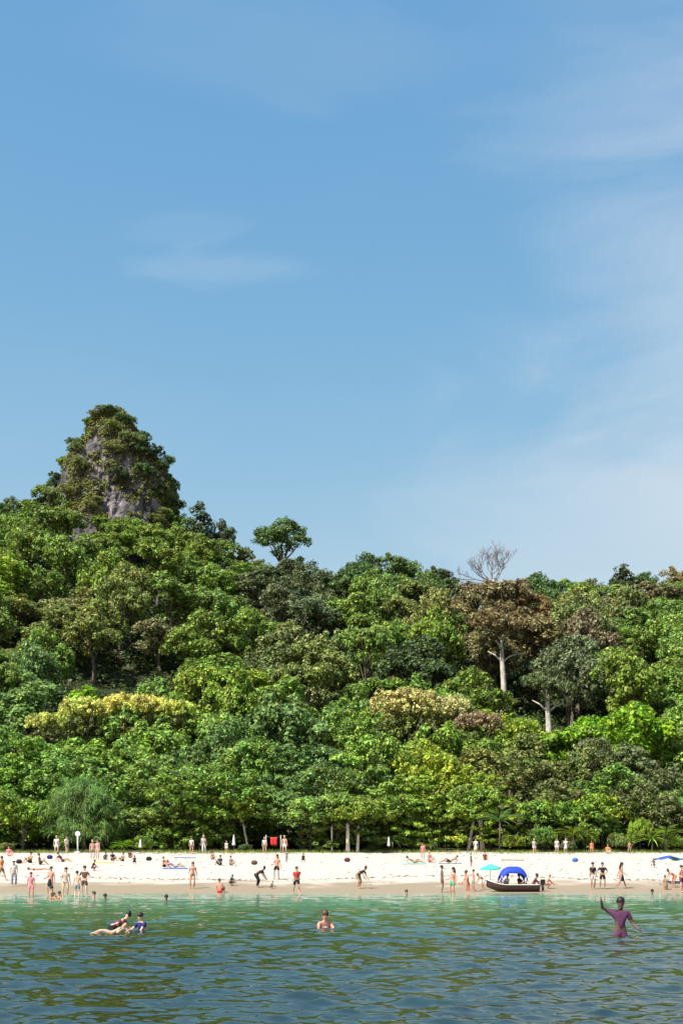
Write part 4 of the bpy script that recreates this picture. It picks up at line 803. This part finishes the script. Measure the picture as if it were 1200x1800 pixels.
PEOPLE = [
 # --- left waterline group
 (3, 1548, 'walk', 70, 'tan', 'brown', 'orange', 'trunks_khaki', 'person in an orange top walking at the left picture edge', dict(group=GA)),
 (25, 1558, 'stand', 20, 'pale', 'black', 'white', 'trousers_grey', 'person in a white shirt and grey trousers, second from the left edge', dict(group=GA, hat='white')),
 (55, 1576, 'stand', 10, 'red', 'brown', 'pink', 'trunks_pink', 'person in pink wading at the left waterline', dict(group=GA, water=.12, h=1.45)),
 (89, 1572, 'relax', -20, 'red', 'brown', None, 'skirt_black', 'bare-chested person with a black wrap standing at the left waterline', dict(group=GA, water=.05)),
 (115, 1574, 'relax', 15, 'pale', 'black', 'bikini_white', 'briefs_white', 'pale woman in a white bikini with long dark hair wading with two friends', dict(group=GA, water=.1, long_hair=True)),
 (136, 1576, 'stand', 170, 'pale', 'black', 'bikini_orange', 'trunks_grey', 'shorter person in grey-blue shorts between the two at the left waterline', dict(group=GA, water=.15, h=1.55)),
 (149, 1574, 'hips', -15, 'pale', 'black', 'brown', 'trunks_brown', 'person in a brown top with hands on hips, right of the trio at the waterline', dict(group=GA, water=.1, h=1.78)),
 (96, 1581, 'sit', 60, 'tan', 'black', None, 'trunks_black', 'person sitting in the shallows below the trio, dark hair', dict(group=GA, water=.25)),
 # heads in the shallows
 (104, 1577, 'swim', 0, 'tan', 'brown', None, None, 'brown-haired swimmer head next to the person sitting in the shallows', dict(group=GW, water=1.35)),
 (169, 1579, 'swim', 90, 'red', 'brown', None, None, 'reddish swimmer head, left one of a pair right of the trio', dict(group=GW, water=1.30)),
 (187, 1581, 'swim', 40, 'brown', 'black', None, None, 'black-haired swimmer head, right one of a pair right of the trio', dict(group=GW, water=1.38)),
 (292, 1583, 'swim', 0, 'brown', 'black', None, None, 'lone black-haired swimmer head left of the middle near the shore', dict(group=GW, water=1.38)),
 (714, 1573, 'swim', 0, 'tan', 'brown', None, None, 'lone brown-haired swimmer head at the waterline left of the dinghy', dict(group=GW, water=1.36)),
 (1146, 1573, 'swim', 0, 'brown', 'black', None, None, 'lone swimmer head at the waterline left of the blue awning', dict(group=GW, water=1.34)),
 # --- back row, left
 (100, 1502, 'stand', 0, 'pale', 'blond', 'white', 'trunks_white', 'person all in white standing left of the white signpost', dict(group=GC)),
 (117, 1502, 'relax', 60, 'pale', 'brown', 'white', 'trunks_khaki', 'person in a white shirt and khaki shorts just left of the signpost', dict(group=GC)),
 (163, 1512, 'stand', 20, 'pale', 'blond', None, 'trunks_khaki', 'bare-chested blond man in khaki shorts right of the signpost', dict(group=GC)),
 (172, 1511, 'stand', -30, 'pale', 'brown', 'pink', 'briefs_pink', 'person in a pink top close beside the blond man right of the signpost', dict(group=GC)),
 (17, 1505, 'sit', 30, 'red', 'brown', 'pink', 'trunks_white', 'person in pink sitting at the back of the beach, leftmost', dict(group=GB)),
 (52, 1517, 'sit', -40, 'tan', 'black', None, 'trunks_black', 'person in black trunks sitting on the sand at the left above the lying one', dict(group=GB)),
 (73, 1520, 'sit', 100, 'tan', 'brown', 'maroon', 'trunks_black', 'person in maroon sitting on the sand above the lying sunbather', dict(group=GB)),
 (68, 1531, 'lie', 90, 'red', 'brown', 'bikini_maroon', 'briefs_maroon', 'sunbather lying flat across the sand behind the left waterline group', dict(group=GB)),
 (110, 1515, 'sitback', 80, 'tan', 'black', 'maroon', 'trunks_brown', 'person leaning back on both arms below the signpost', dict(group=GB)),
 (165, 1531, 'crouch', 90, 'brown', 'black', 'black', 'trunks_maroon', 'dark figure crouching on the sand above the pair of swimmer heads', dict(group=GB, h=1.3)),
 (186, 1511, 'sit', 0, 'tan', 'brown', 'grey', 'trunks_grey', 'grey-clad child sitting first in the row right of the signpost', dict(group=GB, h=1.2)),
 (199, 1513, 'sit', 30, 'brown', 'black', 'black', 'trunks_black', 'black-clad figure sitting second in the row right of the signpost', dict(group=GB, h=1.5)),
 (215, 1514, 'sit', -30, 'tan', 'brown', 'khaki', 'trunks_black', 'figure in a khaki top sitting third in the row right of the signpost', dict(group=GB, h=1.3)),
 (229, 1508, 'sit', 20, 'brown', 'black', 'brown', 'trunks_khaki', 'figure in a brown top sitting fourth in the row right of the signpost', dict(group=GB, h=1.3)),
 (237, 1519, 'crouch', 0, 'brown', 'black', 'maroon', 'trunks_black', 'small maroon figure crouching lowest of the row right of the signpost', dict(group=GB, h=1.1)),
 (290, 1524, 'sit', 50, 'red', 'brown', None, 'trunks_black', 'bare-chested person sitting alone on the sand between signpost and bikini woman', dict(group=GB, h=1.5)),
 (308, 1526, 'prop', 80, 'tan', 'brown', 'grey', 'trunks_grey', 'grey-clad person reclining on the sand left of the bikini woman', dict(group=GB)),
 # --- middle
 (338, 1562, 'relax', 10, 'red', 'brown', 'bikini_brown', 'briefs_brown', 'sunburnt woman in a brown bikini standing alone on the wet sand', dict(group=GM, long_hair=True)),
 (337, 1500, 'stand', 0, 'pale', 'brown', 'white', 'trunks_khaki', 'person in a white top under the trees above the bikini woman', dict(group=GC, h=1.5)),
 (358, 1500, 'stand', 30, 'pale', 'blond', 'white', 'trousers_white', 'tallest white-clad person under the trees above the bikini woman', dict(group=GC)),
 (398, 1499, 'stand', 0, 'pale', 'blond', 'white', 'trunks_white', 'short white-clad child under the trees above the boy in red', dict(group=GC, h=1.1)),
 (374, 1511, 'sit', 20, 'tan', 'brown', None, 'trunks_maroon', 'person in maroon trunks sitting high on the sand above the boy in red', dict(group=GB, h=1.3)),
 (386, 1521, 'sit', -20, 'brown', 'black', 'black', 'trunks_black', 'black-clad figure sitting directly above the boy in red', dict(group=GB, h=1.5)),
 (407, 1521, 'sit', 30, 'tan', 'black', 'grey', 'trunks_khaki', 'figure in grey sitting above the crouching dark one', dict(group=GB, h=1.4)),
 (387, 1569, 'sit', 170, 'red', 'brown', None, 'trunks_red', 'boy with bright red shorts sitting at the waterline', dict(group=GM, h=1.62)),
 (407, 1557, 'crouch', 120, 'brown', 'black', 'black', 'trunks_black', 'dark-clothed figure crouching on the sand right of the boy in red', dict(group=GM, h=1.15)),
 (453, 1560, 'bend', 75, 'brown', 'black', 'black', 'trousers_black', 'person in black bending forward to the left in mid beach', dict(group=GM)),
 (486, 1546, 'relax', -20, 'red', 'brown', 'bikini_pink', 'trunks_black', 'tanned person in long black shorts and a pink top standing higher on the sand', dict(group=GM, h=1.72, long_hair=True)),
 (503, 1516, 'relax', 30, 'pale', 'black', 'grey', 'trousers_grey', 'child in grey standing behind the one in black shorts', dict(group=GB, h=.95)),
 (533, 1515, 'crouch', 0, 'brown', 'black', 'black', 'trunks_black', 'small black figure crouching above the person in the red shirt', dict(group=GB, h=1.1)),
 (478, 1562, 'crouch', 90, 'brown', 'black', 'brown', 'trunks_brown', 'small brown child crouching low between the bending person and the red shirt', dict(group=GM, h=.75)),
 (521, 1572, 'walk', 20, 'red', 'brown', 'red', 'trunks_black', 'person in a bright red shirt and black shorts walking at the waterline', dict(group=GM, water=.03)),
 (465, 1500, 'stand', 0, 'pale', 'blond', 'white', 'trunks_khaki', 'person in white left of the red cloth under the trees', dict(group=GC, h=1.5)),
 (500, 1501, 'stand', 0, 'pale', 'blond', None, 'trunks_white', 'bare-chested person in white shorts right of the red cloth under the trees', dict(group=GC)),
 (631, 1562, 'bend', 60, 'tan', 'brown', 'black', 'trunks_khaki', 'person in a black top and khaki shorts bending over alone in the middle', dict(group=GM, h=1.8)),
 (743, 1511, 'stand', 0, 'red', 'brown', 'pink', 'briefs_pink', 'person in pink standing at the back of the beach right of middle', dict(group=GC, h=1.4)),
 (756, 1516, 'sit', 30, 'red', 'blond', 'bikini_pink', 'briefs_pink', 'pink sunbather sitting beside the standing person in pink', dict(group=GB)),
 (728, 1518, 'prop', 90, 'tan', 'brown', None, 'trunks_khaki', 'reclining person left of the standing person in pink', dict(group=GB)),
 (790, 1517, 'prop', -90, 'tan', 'brown', 'khaki', 'trunks_brown', 'reclining person in khaki right of the standing person in pink', dict(group=GB)),
 (835, 1503, 'relax', 0, 'pale', 'brown', 'white', 'skirt_white', 'person in a long white dress under the pale trunk behind the dinghy', dict(group=GC, h=1.5)),
 (827, 1524, 'stand', 60, 'tan', 'brown', 'green', 'trunks_khaki', 'child in a green top behind the people beside the dinghy', dict(group=GM, h=1.05)),
 (852, 1512, 'sit', 0, 'tan', 'black', 'brown', 'trunks_brown', 'brown-clad person sitting on the sand above the teal parasol', dict(group=GB, h=1.4)),
 # --- beside the dinghy
 (776, 1570, 'stand', 80, 'brown', 'black', None, 'trunks_brown', 'dark-tanned man in brown shorts standing leftmost beside the dinghy', dict(group=GD)),
 (795, 1573, 'relax', -60, 'red', 'black', None, 'trunks_green', 'long-haired person in green shorts standing second from the left beside the dinghy', dict(group=GD, water=.1, long_hair=True)),
 (819, 1566, 'kneel', -70, 'red', 'brown', 'bikini_orange', 'briefs_orange', 'woman in an orange bikini kneeling left of the dinghy', dict(group=GD, h=1.8)),
 (832, 1567, 'reach', -80, 'red', 'black', None, 'trunks_green', 'man in green shorts reaching towards the dinghy with one arm', dict(group=GD, h=1.35)),
 (848, 1564, 'bend', -80, 'red', 'brown', 'bikini_white', 'trunks_mint', 'person in mint shorts bending over the bow of the dinghy', dict(group=GD, h=1.3)),
 (940, 1567, 'crouch', 85, 'brown', 'black', 'maroon', 'trunks_brown', 'dark-haired person in maroon crouching at the stern of the dinghy', dict(group=GD, h=1.75)),
 (963, 1562, 'crouch', 90, 'red', 'blond', None, 'trunks_khaki', 'blond person in khaki shorts crouching right of the dinghy', dict(group=GD, h=1.45)),
 # --- right
 (1041, 1563, 'stand', 20, 'tan', 'black', 'black', 'trunks_white', 'person in a black top and white shorts, left of the pair on the wet sand', dict(group=GR)),
 (1058, 1563, 'hips', 0, 'tan', 'brown', 'black', 'trunks_black', 'person all in black with hands on hips, right of the pair on the wet sand', dict(group=GR)),
 (1091, 1562, 'walk', 80, 'tan', 'black', 'bikini_black', 'skirt_black', 'woman in a black skirt walking alone right of the pair', dict(group=GR, long_hair=True)),
 (1147, 1525, 'crouch', 0, 'brown', 'black', 'brown', 'trunks_brown', 'small brown figure crouching on dry sand left of the blue awning', dict(group=GB, h=1.1)),
 (1168, 1564, 'kneel', -60, 'tan', 'brown', 'khaki', 'trunks_khaki', 'person in khaki kneeling left under the blue awning', dict(group=GR, h=1.3)),
 (1183, 1560, 'bend', -80, 'red', 'brown', None, 'trunks_orange', 'person in orange trunks bending forward under the blue awning', dict(group=GR, h=1.5)),
 (1196, 1569, 'relax', 40, 'red', 'black', None, 'trunks_maroon', 'bare-chested man in maroon trunks at the right edge under the awning', dict(group=GR)),
 (1039, 1501, 'stand', 0, 'red', 'brown', 'orange', 'trunks_orange', 'person in orange at the forest edge above the pair in dark clothes', dict(group=GC, h=1.2)),
 (1068, 1500, 'sit', 0, 'tan', 'brown', 'orange', 'trunks_white', 'person in orange sitting at the forest edge left of the standing tan one', dict(group=GC, h=1.6)),
 (1105, 1501, 'relax', 0, 'tan', 'brown', None, 'trunks_khaki', 'tan bare-chested person at the forest edge above the woman in a black skirt', dict(group=GC, h=1.2)),
 (938, 1501, 'stand', 30, 'pale', 'blond', 'white', 'trunks_white', 'person in white at the forest edge right above the dinghy', dict(group=GC, h=1.4)),
 (978, 1500, 'stand', 0, 'pale', 'brown', 'white', 'trunks_white', 'left one of two people in white at the forest edge right of the dinghy', dict(group=GC, h=1.4)),
 (993, 1500, 'relax', 0, 'pale', 'blond', 'white', 'skirt_white', 'right one of two people in white at the forest edge, wearing a skirt', dict(group=GC, h=1.4)),
]
for (px, py, pose, face, sk_, hr, tp, bt, lab, kw) in PEOPLE: person(px, py, pose, face, sk_, hr, tp, bt, lab, **kw)
# --- nearer people in the water
person(1089, 1646, 'wave', 0, 'dark', 'black', 'purple', 'trunks_purple', 'dark-haired person in a purple shirt standing waist-deep with one hand raised', water=.86, eyes=True, h=1.78)
person(573, 1631, 'swim', 15, 'red', 'brown', 'bikini_white', None, 'sunburnt swimmer with head and shoulders above water in the middle', water=1.18, eyes=True)
person(203, 1638, 'bend', 88, 'pale', 'black', 'maroon', 'trunks_black', 'person in a maroon top bending forward in the water at the left', water=.56, h=1.35)
person(243, 1636, 'swim', -40, 'pale', 'black', 'navy', 'trunks_navy', 'person in a navy top crouching in the water right beside the one in maroon', water=.84, h=1.35)
person(196, 1640, 'float', 85, 'pale', 'blond', 'bikini_yellow', 'briefs_yellow', 'pale blond swimmer stretched out in front of the person in maroon', water=.56, h=1.0)

# ------------------------------------------------------------------ dinghy with a blue canopy
def dinghy():
    p = foot(900, 1567); o = empty('dinghy', (p.x, p.y, p.z - .02), R(3)); tag(o, 'small dark-hulled dinghy under a blue canopy pulled up at the waterline', 'boat')
    Lh, n = 3.35, 18; v = []; f = []; prof = [(0, -.02), (.55, .02), (.9, .2), (1.0, .42), (.93, .43), (.84, .2), (.5, .08), (0, .06)]
    full = prof + [(-a, b) for a, b in prof[-2:0:-1]]; m = len(full)
    for i in range(n + 1):
        t = i / n; x = -Lh / 2 + Lh * t; wd = .62 * (1 - max(0, (.35 - t) / .35) ** 2.2) ; wd = max(.04, wd); rise = .34 * max(0, (.4 - t) / .4) ** 2
        for a, b in full: v.append((x, a * wd, b + rise))
        if i:
            for k in range(m): f.append(((i - 1) * m + k, (i - 1) * m + (k + 1) % m, i * m + (k + 1) % m, i * m + k))
    f.append(tuple(range(m))); f.append(tuple(n * m + k for k in range(m))[::-1])
    me = bpy.data.meshes.new('hull'); me.from_pydata(v, [], f); link('hull', me, simple('hull_paint', (.045, .025, .022), .5), o)
    g = MB()
    for sgn in (-1, 1): g.tube([(-Lh / 2 + Lh * t, sgn * .62 * max(.06, (1 - max(0, (.35 - t) / .35) ** 2.2)) * .97, .45 + .34 * max(0, (.4 - t) / .4) ** 2) for t in np.linspace(0, 1, 14)], .028, 6)
    g.build('gunwale', CL['white'], o)
    for x in (-.5, .45, 1.3): b = MB(); b.box((x, 0, .33), (.26, 1.08, .04)); b.build('thwart', simple('bench_wood', (.35, .22, .12)), o, False)
    # blue arched canopy
    c = MB(); nv = []; nf = []; nx, ny = 12, 8
    for i in range(nx + 1):
        for j in range(ny + 1):
            x = -.85 + 1.75 * i / nx; y = -.62 + 1.24 * j / ny
            nv.append((x, y, 1.62 - .50 * ((x - .03) / .88) ** 4 - .08 * ((x - .03) / .88) ** 2 - .42 * abs(y / .62) ** 3 + .012 * math.sin(i * 2.1 + j)))
    for i in range(nx):
        for j in range(ny): a = i * (ny + 1) + j; nf.append((a, a + ny + 1, a + ny + 2, a + 1))
    c.add(nv, nf); co = c.build('canopy', simple('blue_canvas', (.015, .045, .42), .7), o); sm = co.modifiers.new('solid', 'SOLIDIFY'); sm.thickness = .03
    for x in (-.8, .85):
        for y in (-.58, .58): q = MB(); q.tube([(x * .8, y, .43), (x, y, 1.02)], .02, 6); q.build('pole', simple('alu', (.5, .5, .5), .35), o)
    e = MB(); e.box((1.96, 0, .62), (.26, .3, .34)); e.box((1.96, 0, .32), (.14, .12, .5)); e.tube([(1.85, 0, .62), (1.45, .1, .72)], .025, 6); e.build('outboard_motor', CL['black'], o, False)
    b = o.location
    person(0, 0, 'sit', -60, 'tan', 'black', 'white', 'trunks_black', 'person in a white shirt sitting under the left of the blue canopy', loc=(b.x - .45, b.y - .05, b.z + .28), h=1.55)
    person(0, 0, 'sit', 50, 'brown', 'black', 'black', 'trunks_white', 'person in black with white shorts sitting under the right of the blue canopy', loc=(b.x + .55, b.y - .05, b.z + .28), h=1.55)
    return o
dinghy()
# ---- teal parasol, tilted flat
def parasol(px, py, wpx, mat, lab, tilt=8, hh=2.0):
    p = foot(px, py); o = empty('parasol', p); tag(o, lab, 'parasol'); r = wpx / F * p.y / 2; m = MB(); n = 8
    v = [(0, 0, .30)]; f = []
    for ring, (a, z) in enumerate(((.5, .20), (1, 0), (1, -.10))):
        for k in range(16): an = 2 * math.pi * k / 16; q = a * r * (1 if k % 2 == 0 else .955); v.append((q * math.cos(an), q * math.sin(an), z * min(1, r)))
    for k in range(16):
        k2 = (k + 1) % 16; f.append((0, 1 + k, 1 + k2))
        for g in (0, 16): f.append((1 + g + k, 17 + g + k, 17 + g + k2, 1 + g + k2))
    m.add(v, f); c = m.build('canopy', mat, o, False, (0, 0, hh)); c.rotation_euler = (R(tilt), R(-4), 0); s = c.modifiers.new('solid', 'SOLIDIFY'); s.thickness = .01
    q = MB(); q.tube([(0, 0, -.2), (.02, 0, hh + .25)], .025, 8); q.build('pole', CL['white'], o)
    for k in range(8): an = k * math.pi / 4; q = MB(); q.tube([(0, 0, hh + .22), (r * .93 * math.cos(an), r * .93 * math.sin(an), hh - .02)], .008, 4); q.build('rib', CL['grey'], o)
    return o
parasol(861, 1553, 38, simple('teal_canvas', (.06, .48, .42), .7), 'flat teal parasol standing just left of the blue canopy', 6, 1.05)
# ---- blue awning at the right edge
def awning():
    a = foot(1158, 1556); o = empty('awning', a); tag(o, 'blue and teal cloth awning on poles at the right picture edge', 'awning'); Wd, D, h = 3.4, 2.2, 1.62
    for q in range(4):
        x0, x1 = Wd * q / 4, Wd * (q + 1) / 4; v = []; f = []
        for i in range(7):
            for j in range(7):
                u = x0 + (x1 - x0) * i / 6; y = D * j / 6; v.append((u, y, h + .30 - .10 * math.cos(u * 3.7) - .28 * abs(j / 6 - .45) + .02 * math.sin(i + 2 * j)))
        for j in range(0): pass
        for i in range(6):
            for j in range(6): b = i * 7 + j; f.append((b, b + 7, b + 8, b + 1))
        m = MB(); m.add(v, f); c = m.build('cloth_panel', simple('awning_cloth', [(.02, .06, .30), (.03, .12, .20), (.02, .22, .24), (.03, .10, .38)][q], .8), o); s = c.modifiers.new('solid', 'SOLIDIFY'); s.thickness = .02
    for x in (.05, Wd - .05):
        for y in (.05, D - .05): q = MB(); q.tube([(x, y, -.3), (x, y, h + .12)], .025, 6); q.build('pole', CL['white'], o)
awning()
# ---- signpost
p = foot(137, 1500); o = empty('signpost', p); tag(o, 'white post with a rounded white board in front of the casuarina', 'signpost')
m = MB(); m.tube([(0, 0, -.1), (0, 0, 2.0)], [.075, .06], 10); m.build('post', CL['white'], o)
m = MB(); m.tube([(0, -.05, 1.86), (0, .02, 1.86)], [.25, .25], 18); m.build('board', CL['white'], o, False)
m = MB(); m.tube([(0, 0, -.05), (0, 0, .12), (0, 0, .2)], [.34, .30, .1], 14); m.build('base', simple('concrete', (.5, .48, .44)), o)
# ---- red cloth on a line under the trees
a, b = foot(467, 1500), foot(493, 1500); a.y += .6; b.y += .6
o = empty('drying_line', a); tag(o, 'red cloth hung on a line between two posts under the trees', 'clothes line')
d = b - a
for q in (0, 1): m = MB(); m.tube([d * q + V(0, 0, -.1), d * q + V(0, 0, 1.75)], .045, 7); m.build('post', M_PALEBARK, o)
m = MB(); m.tube([(0, 0, 1.6), d * .5 + V(0, 0, 1.52), d + V(0, 0, 1.6)], .01, 4); m.build('line', CL['grey'], o)
v = []; f = []
for i in range(9):
    for j in range(5): v.append(tuple(d * (.3 + .45 * i / 8) + V(0, .05 * math.sin(i * 1.9) * j / 4, 1.53 - .75 * j / 4)))
for i in range(8):
    for j in range(4): q = i * 5 + j; f.append((q, q + 5, q + 6, q + 1))
m = MB(); m.add(v, f); c = m.build('cloth', CL['red'], o); c.modifiers.new('solid', 'SOLIDIFY').thickness = .01
# ---- closed white parasols, white boards and towels that shine in the shade
def closed_parasol(px, py, h, lab):
    p = foot(px, py); o = empty('closed_parasol', p); tag(o, lab, 'parasol', 'closed white parasols at the forest edge')
    m = MB(); m.tube([(0, 0, -.1), (0, 0, h)], .025, 7); m.build('pole', M_BARK, o)
    m = MB(); m.tube([(0, 0, h * .42), (0, 0, h * .5), (0, 0, h * .8), (0, 0, h + .05)], [.17, .16, .09, .02], 10); m.build('canopy', CL['white'], o)
closed_parasol(411, 1499, 1.7, 'closed white parasol under the trees behind the boy in red')
closed_parasol(683, 1499, 1.5, 'closed white parasol right of the white trunks')
closed_parasol(247, 1500, 1.3, 'closed white parasol right of the casuarina on the grass')
def banner(px, py, wpx, hpx, mat, lab, ang=0):
    Y = 136.0; c = at(px, py, Y); o = empty('banner', (c.x, Y, c.z), 0); tag(o, lab, 'banner', 'pale banners hung in the trees'); wd, hh = wpx / F * Y, hpx / F * Y
    v = []; f = []
    for i in range(7):
        for j in range(4): v.append((wd * (i / 6 - .5), .04 * math.sin(i * 1.4 + j), hh * (.5 - j / 3) - .12 * math.sin(math.pi * i / 6)))
    for i in range(6):
        for j in range(3): q = i * 4 + j; f.append((q, q + 4, q + 5, q + 1))
    m = MB(); m.add(v, f); s = m.build('cloth', mat, o); s.rotation_euler = (0, R(ang), 0); s.modifiers.new('solid', 'SOLIDIFY').thickness = .01
    for sg in (-1, 1): m = MB(); m.tube([(sg * wd / 2 * .95, .05, -(c.z - ground(c.x, Y)) - .1), (sg * wd / 2 * .95, .05, hh * .7)], .04, 6); m.build('pole', M_BARK, o)
banner(886, 1468, 15, 8, CL['white'], 'slanted white banner at the forest edge behind the dinghy', -25)
banner(792, 1472, 22, 6, CL['yellow'], 'sagging pale yellow banner under the canopy left of the dinghy')
# ---- towels
for q, (px, py, mat, lab) in enumerate([(68, 1532, 'white', 'white towel under the lying sunbather'), (308, 1527, 'blue', 'blue towel under the reclining person in grey'), (728, 1519, 'teal', 'teal towel under the left reclining person right of middle'), (790, 1518, 'grey', 'grey towel under the reclining person in khaki'),
      (180, 1516, 'yellow', 'yellow towel on the sand in front of the sitting row'), (325, 1508, 'blue', 'pale blue towel laid out high on the sand'), (900, 1512, 'khaki', 'tan towel on the dry sand behind the dinghy')]):
    p = foot(px, py); o = empty('towel', (p.x, p.y, p.z)); tag(o, lab, 'towel', 'beach towels'); v = []; f = []
    for i in range(13):
        for j in range(7): x = 1.9 * (i / 12 - .5); y = .85 * (j / 6 - .5); v.append((x, y, ground(p.x + x, p.y + y) - p.z + .035 + .01 * math.sin(i * 1.7 + j)))
    for i in range(12):
        for j in range(6): b = i * 7 + j; f.append((b, b + 7, b + 8, b + 1))
    m = MB(); m.add(v, f); m.build('cloth', CL[mat], o).modifiers.new('solid', 'SOLIDIFY').thickness = .012
# ---- bags beside the sitting people
for q, (px, py, mat, lab) in enumerate([(88, 1510, 'navy', 'navy bag on the sand left of the signpost'), (262, 1513, 'black', 'black bag on the sand right of the sitting row'), (447, 1520, 'brown', 'brown bag on the sand above the bending person in black'), (610, 1515, 'maroon', 'maroon bag on the sand below the white trunks'), (1010, 1515, 'blue', 'blue bag on dry sand right of the dinghy'), (34, 1518, 'black', 'black bag beside the leftmost sitting people')]):
    p = foot(px, py); o = empty('bag', (p.x, p.y, p.z)); tag(o, lab, 'bag', 'bags on the sand'); m = MB(); m.ell((0, 0, .17), (.27, .16, .19), 12, 8); m.build('body', CL[mat], o)
    m = MB(); m.tube([(-.13, 0, .30), (-.09, 0, .47), (.09, 0, .47), (.13, 0, .30)], .014, 5); m.build('strap', CL['grey'], o)
ORD = ['first', 'second', 'third', 'fourth', 'fifth', 'sixth', 'seventh', 'eighth', 'ninth', 'tenth', 'eleventh', 'twelfth', 'thirteenth', 'fourteenth', 'fifteenth', 'sixteenth', 'seventeenth', 'eighteenth', 'nineteenth', 'twentieth']
def number_alike():
    d = {}
    for o in bpy.data.objects:
        if o.parent is None and 'label' in o: d.setdefault(o['label'], []).append(o)
    for lab, os_ in d.items():
        if len(os_) > 1:
            os_.sort(key=lambda o: o.location.x / o.location.y)
            for i, o in enumerate(os_): o['label'] = lab + ', ' + ORD[min(i, 19)] + ' from left'
number_alike()
print('people', NPEOPLE, 'objects', len(bpy.data.objects))
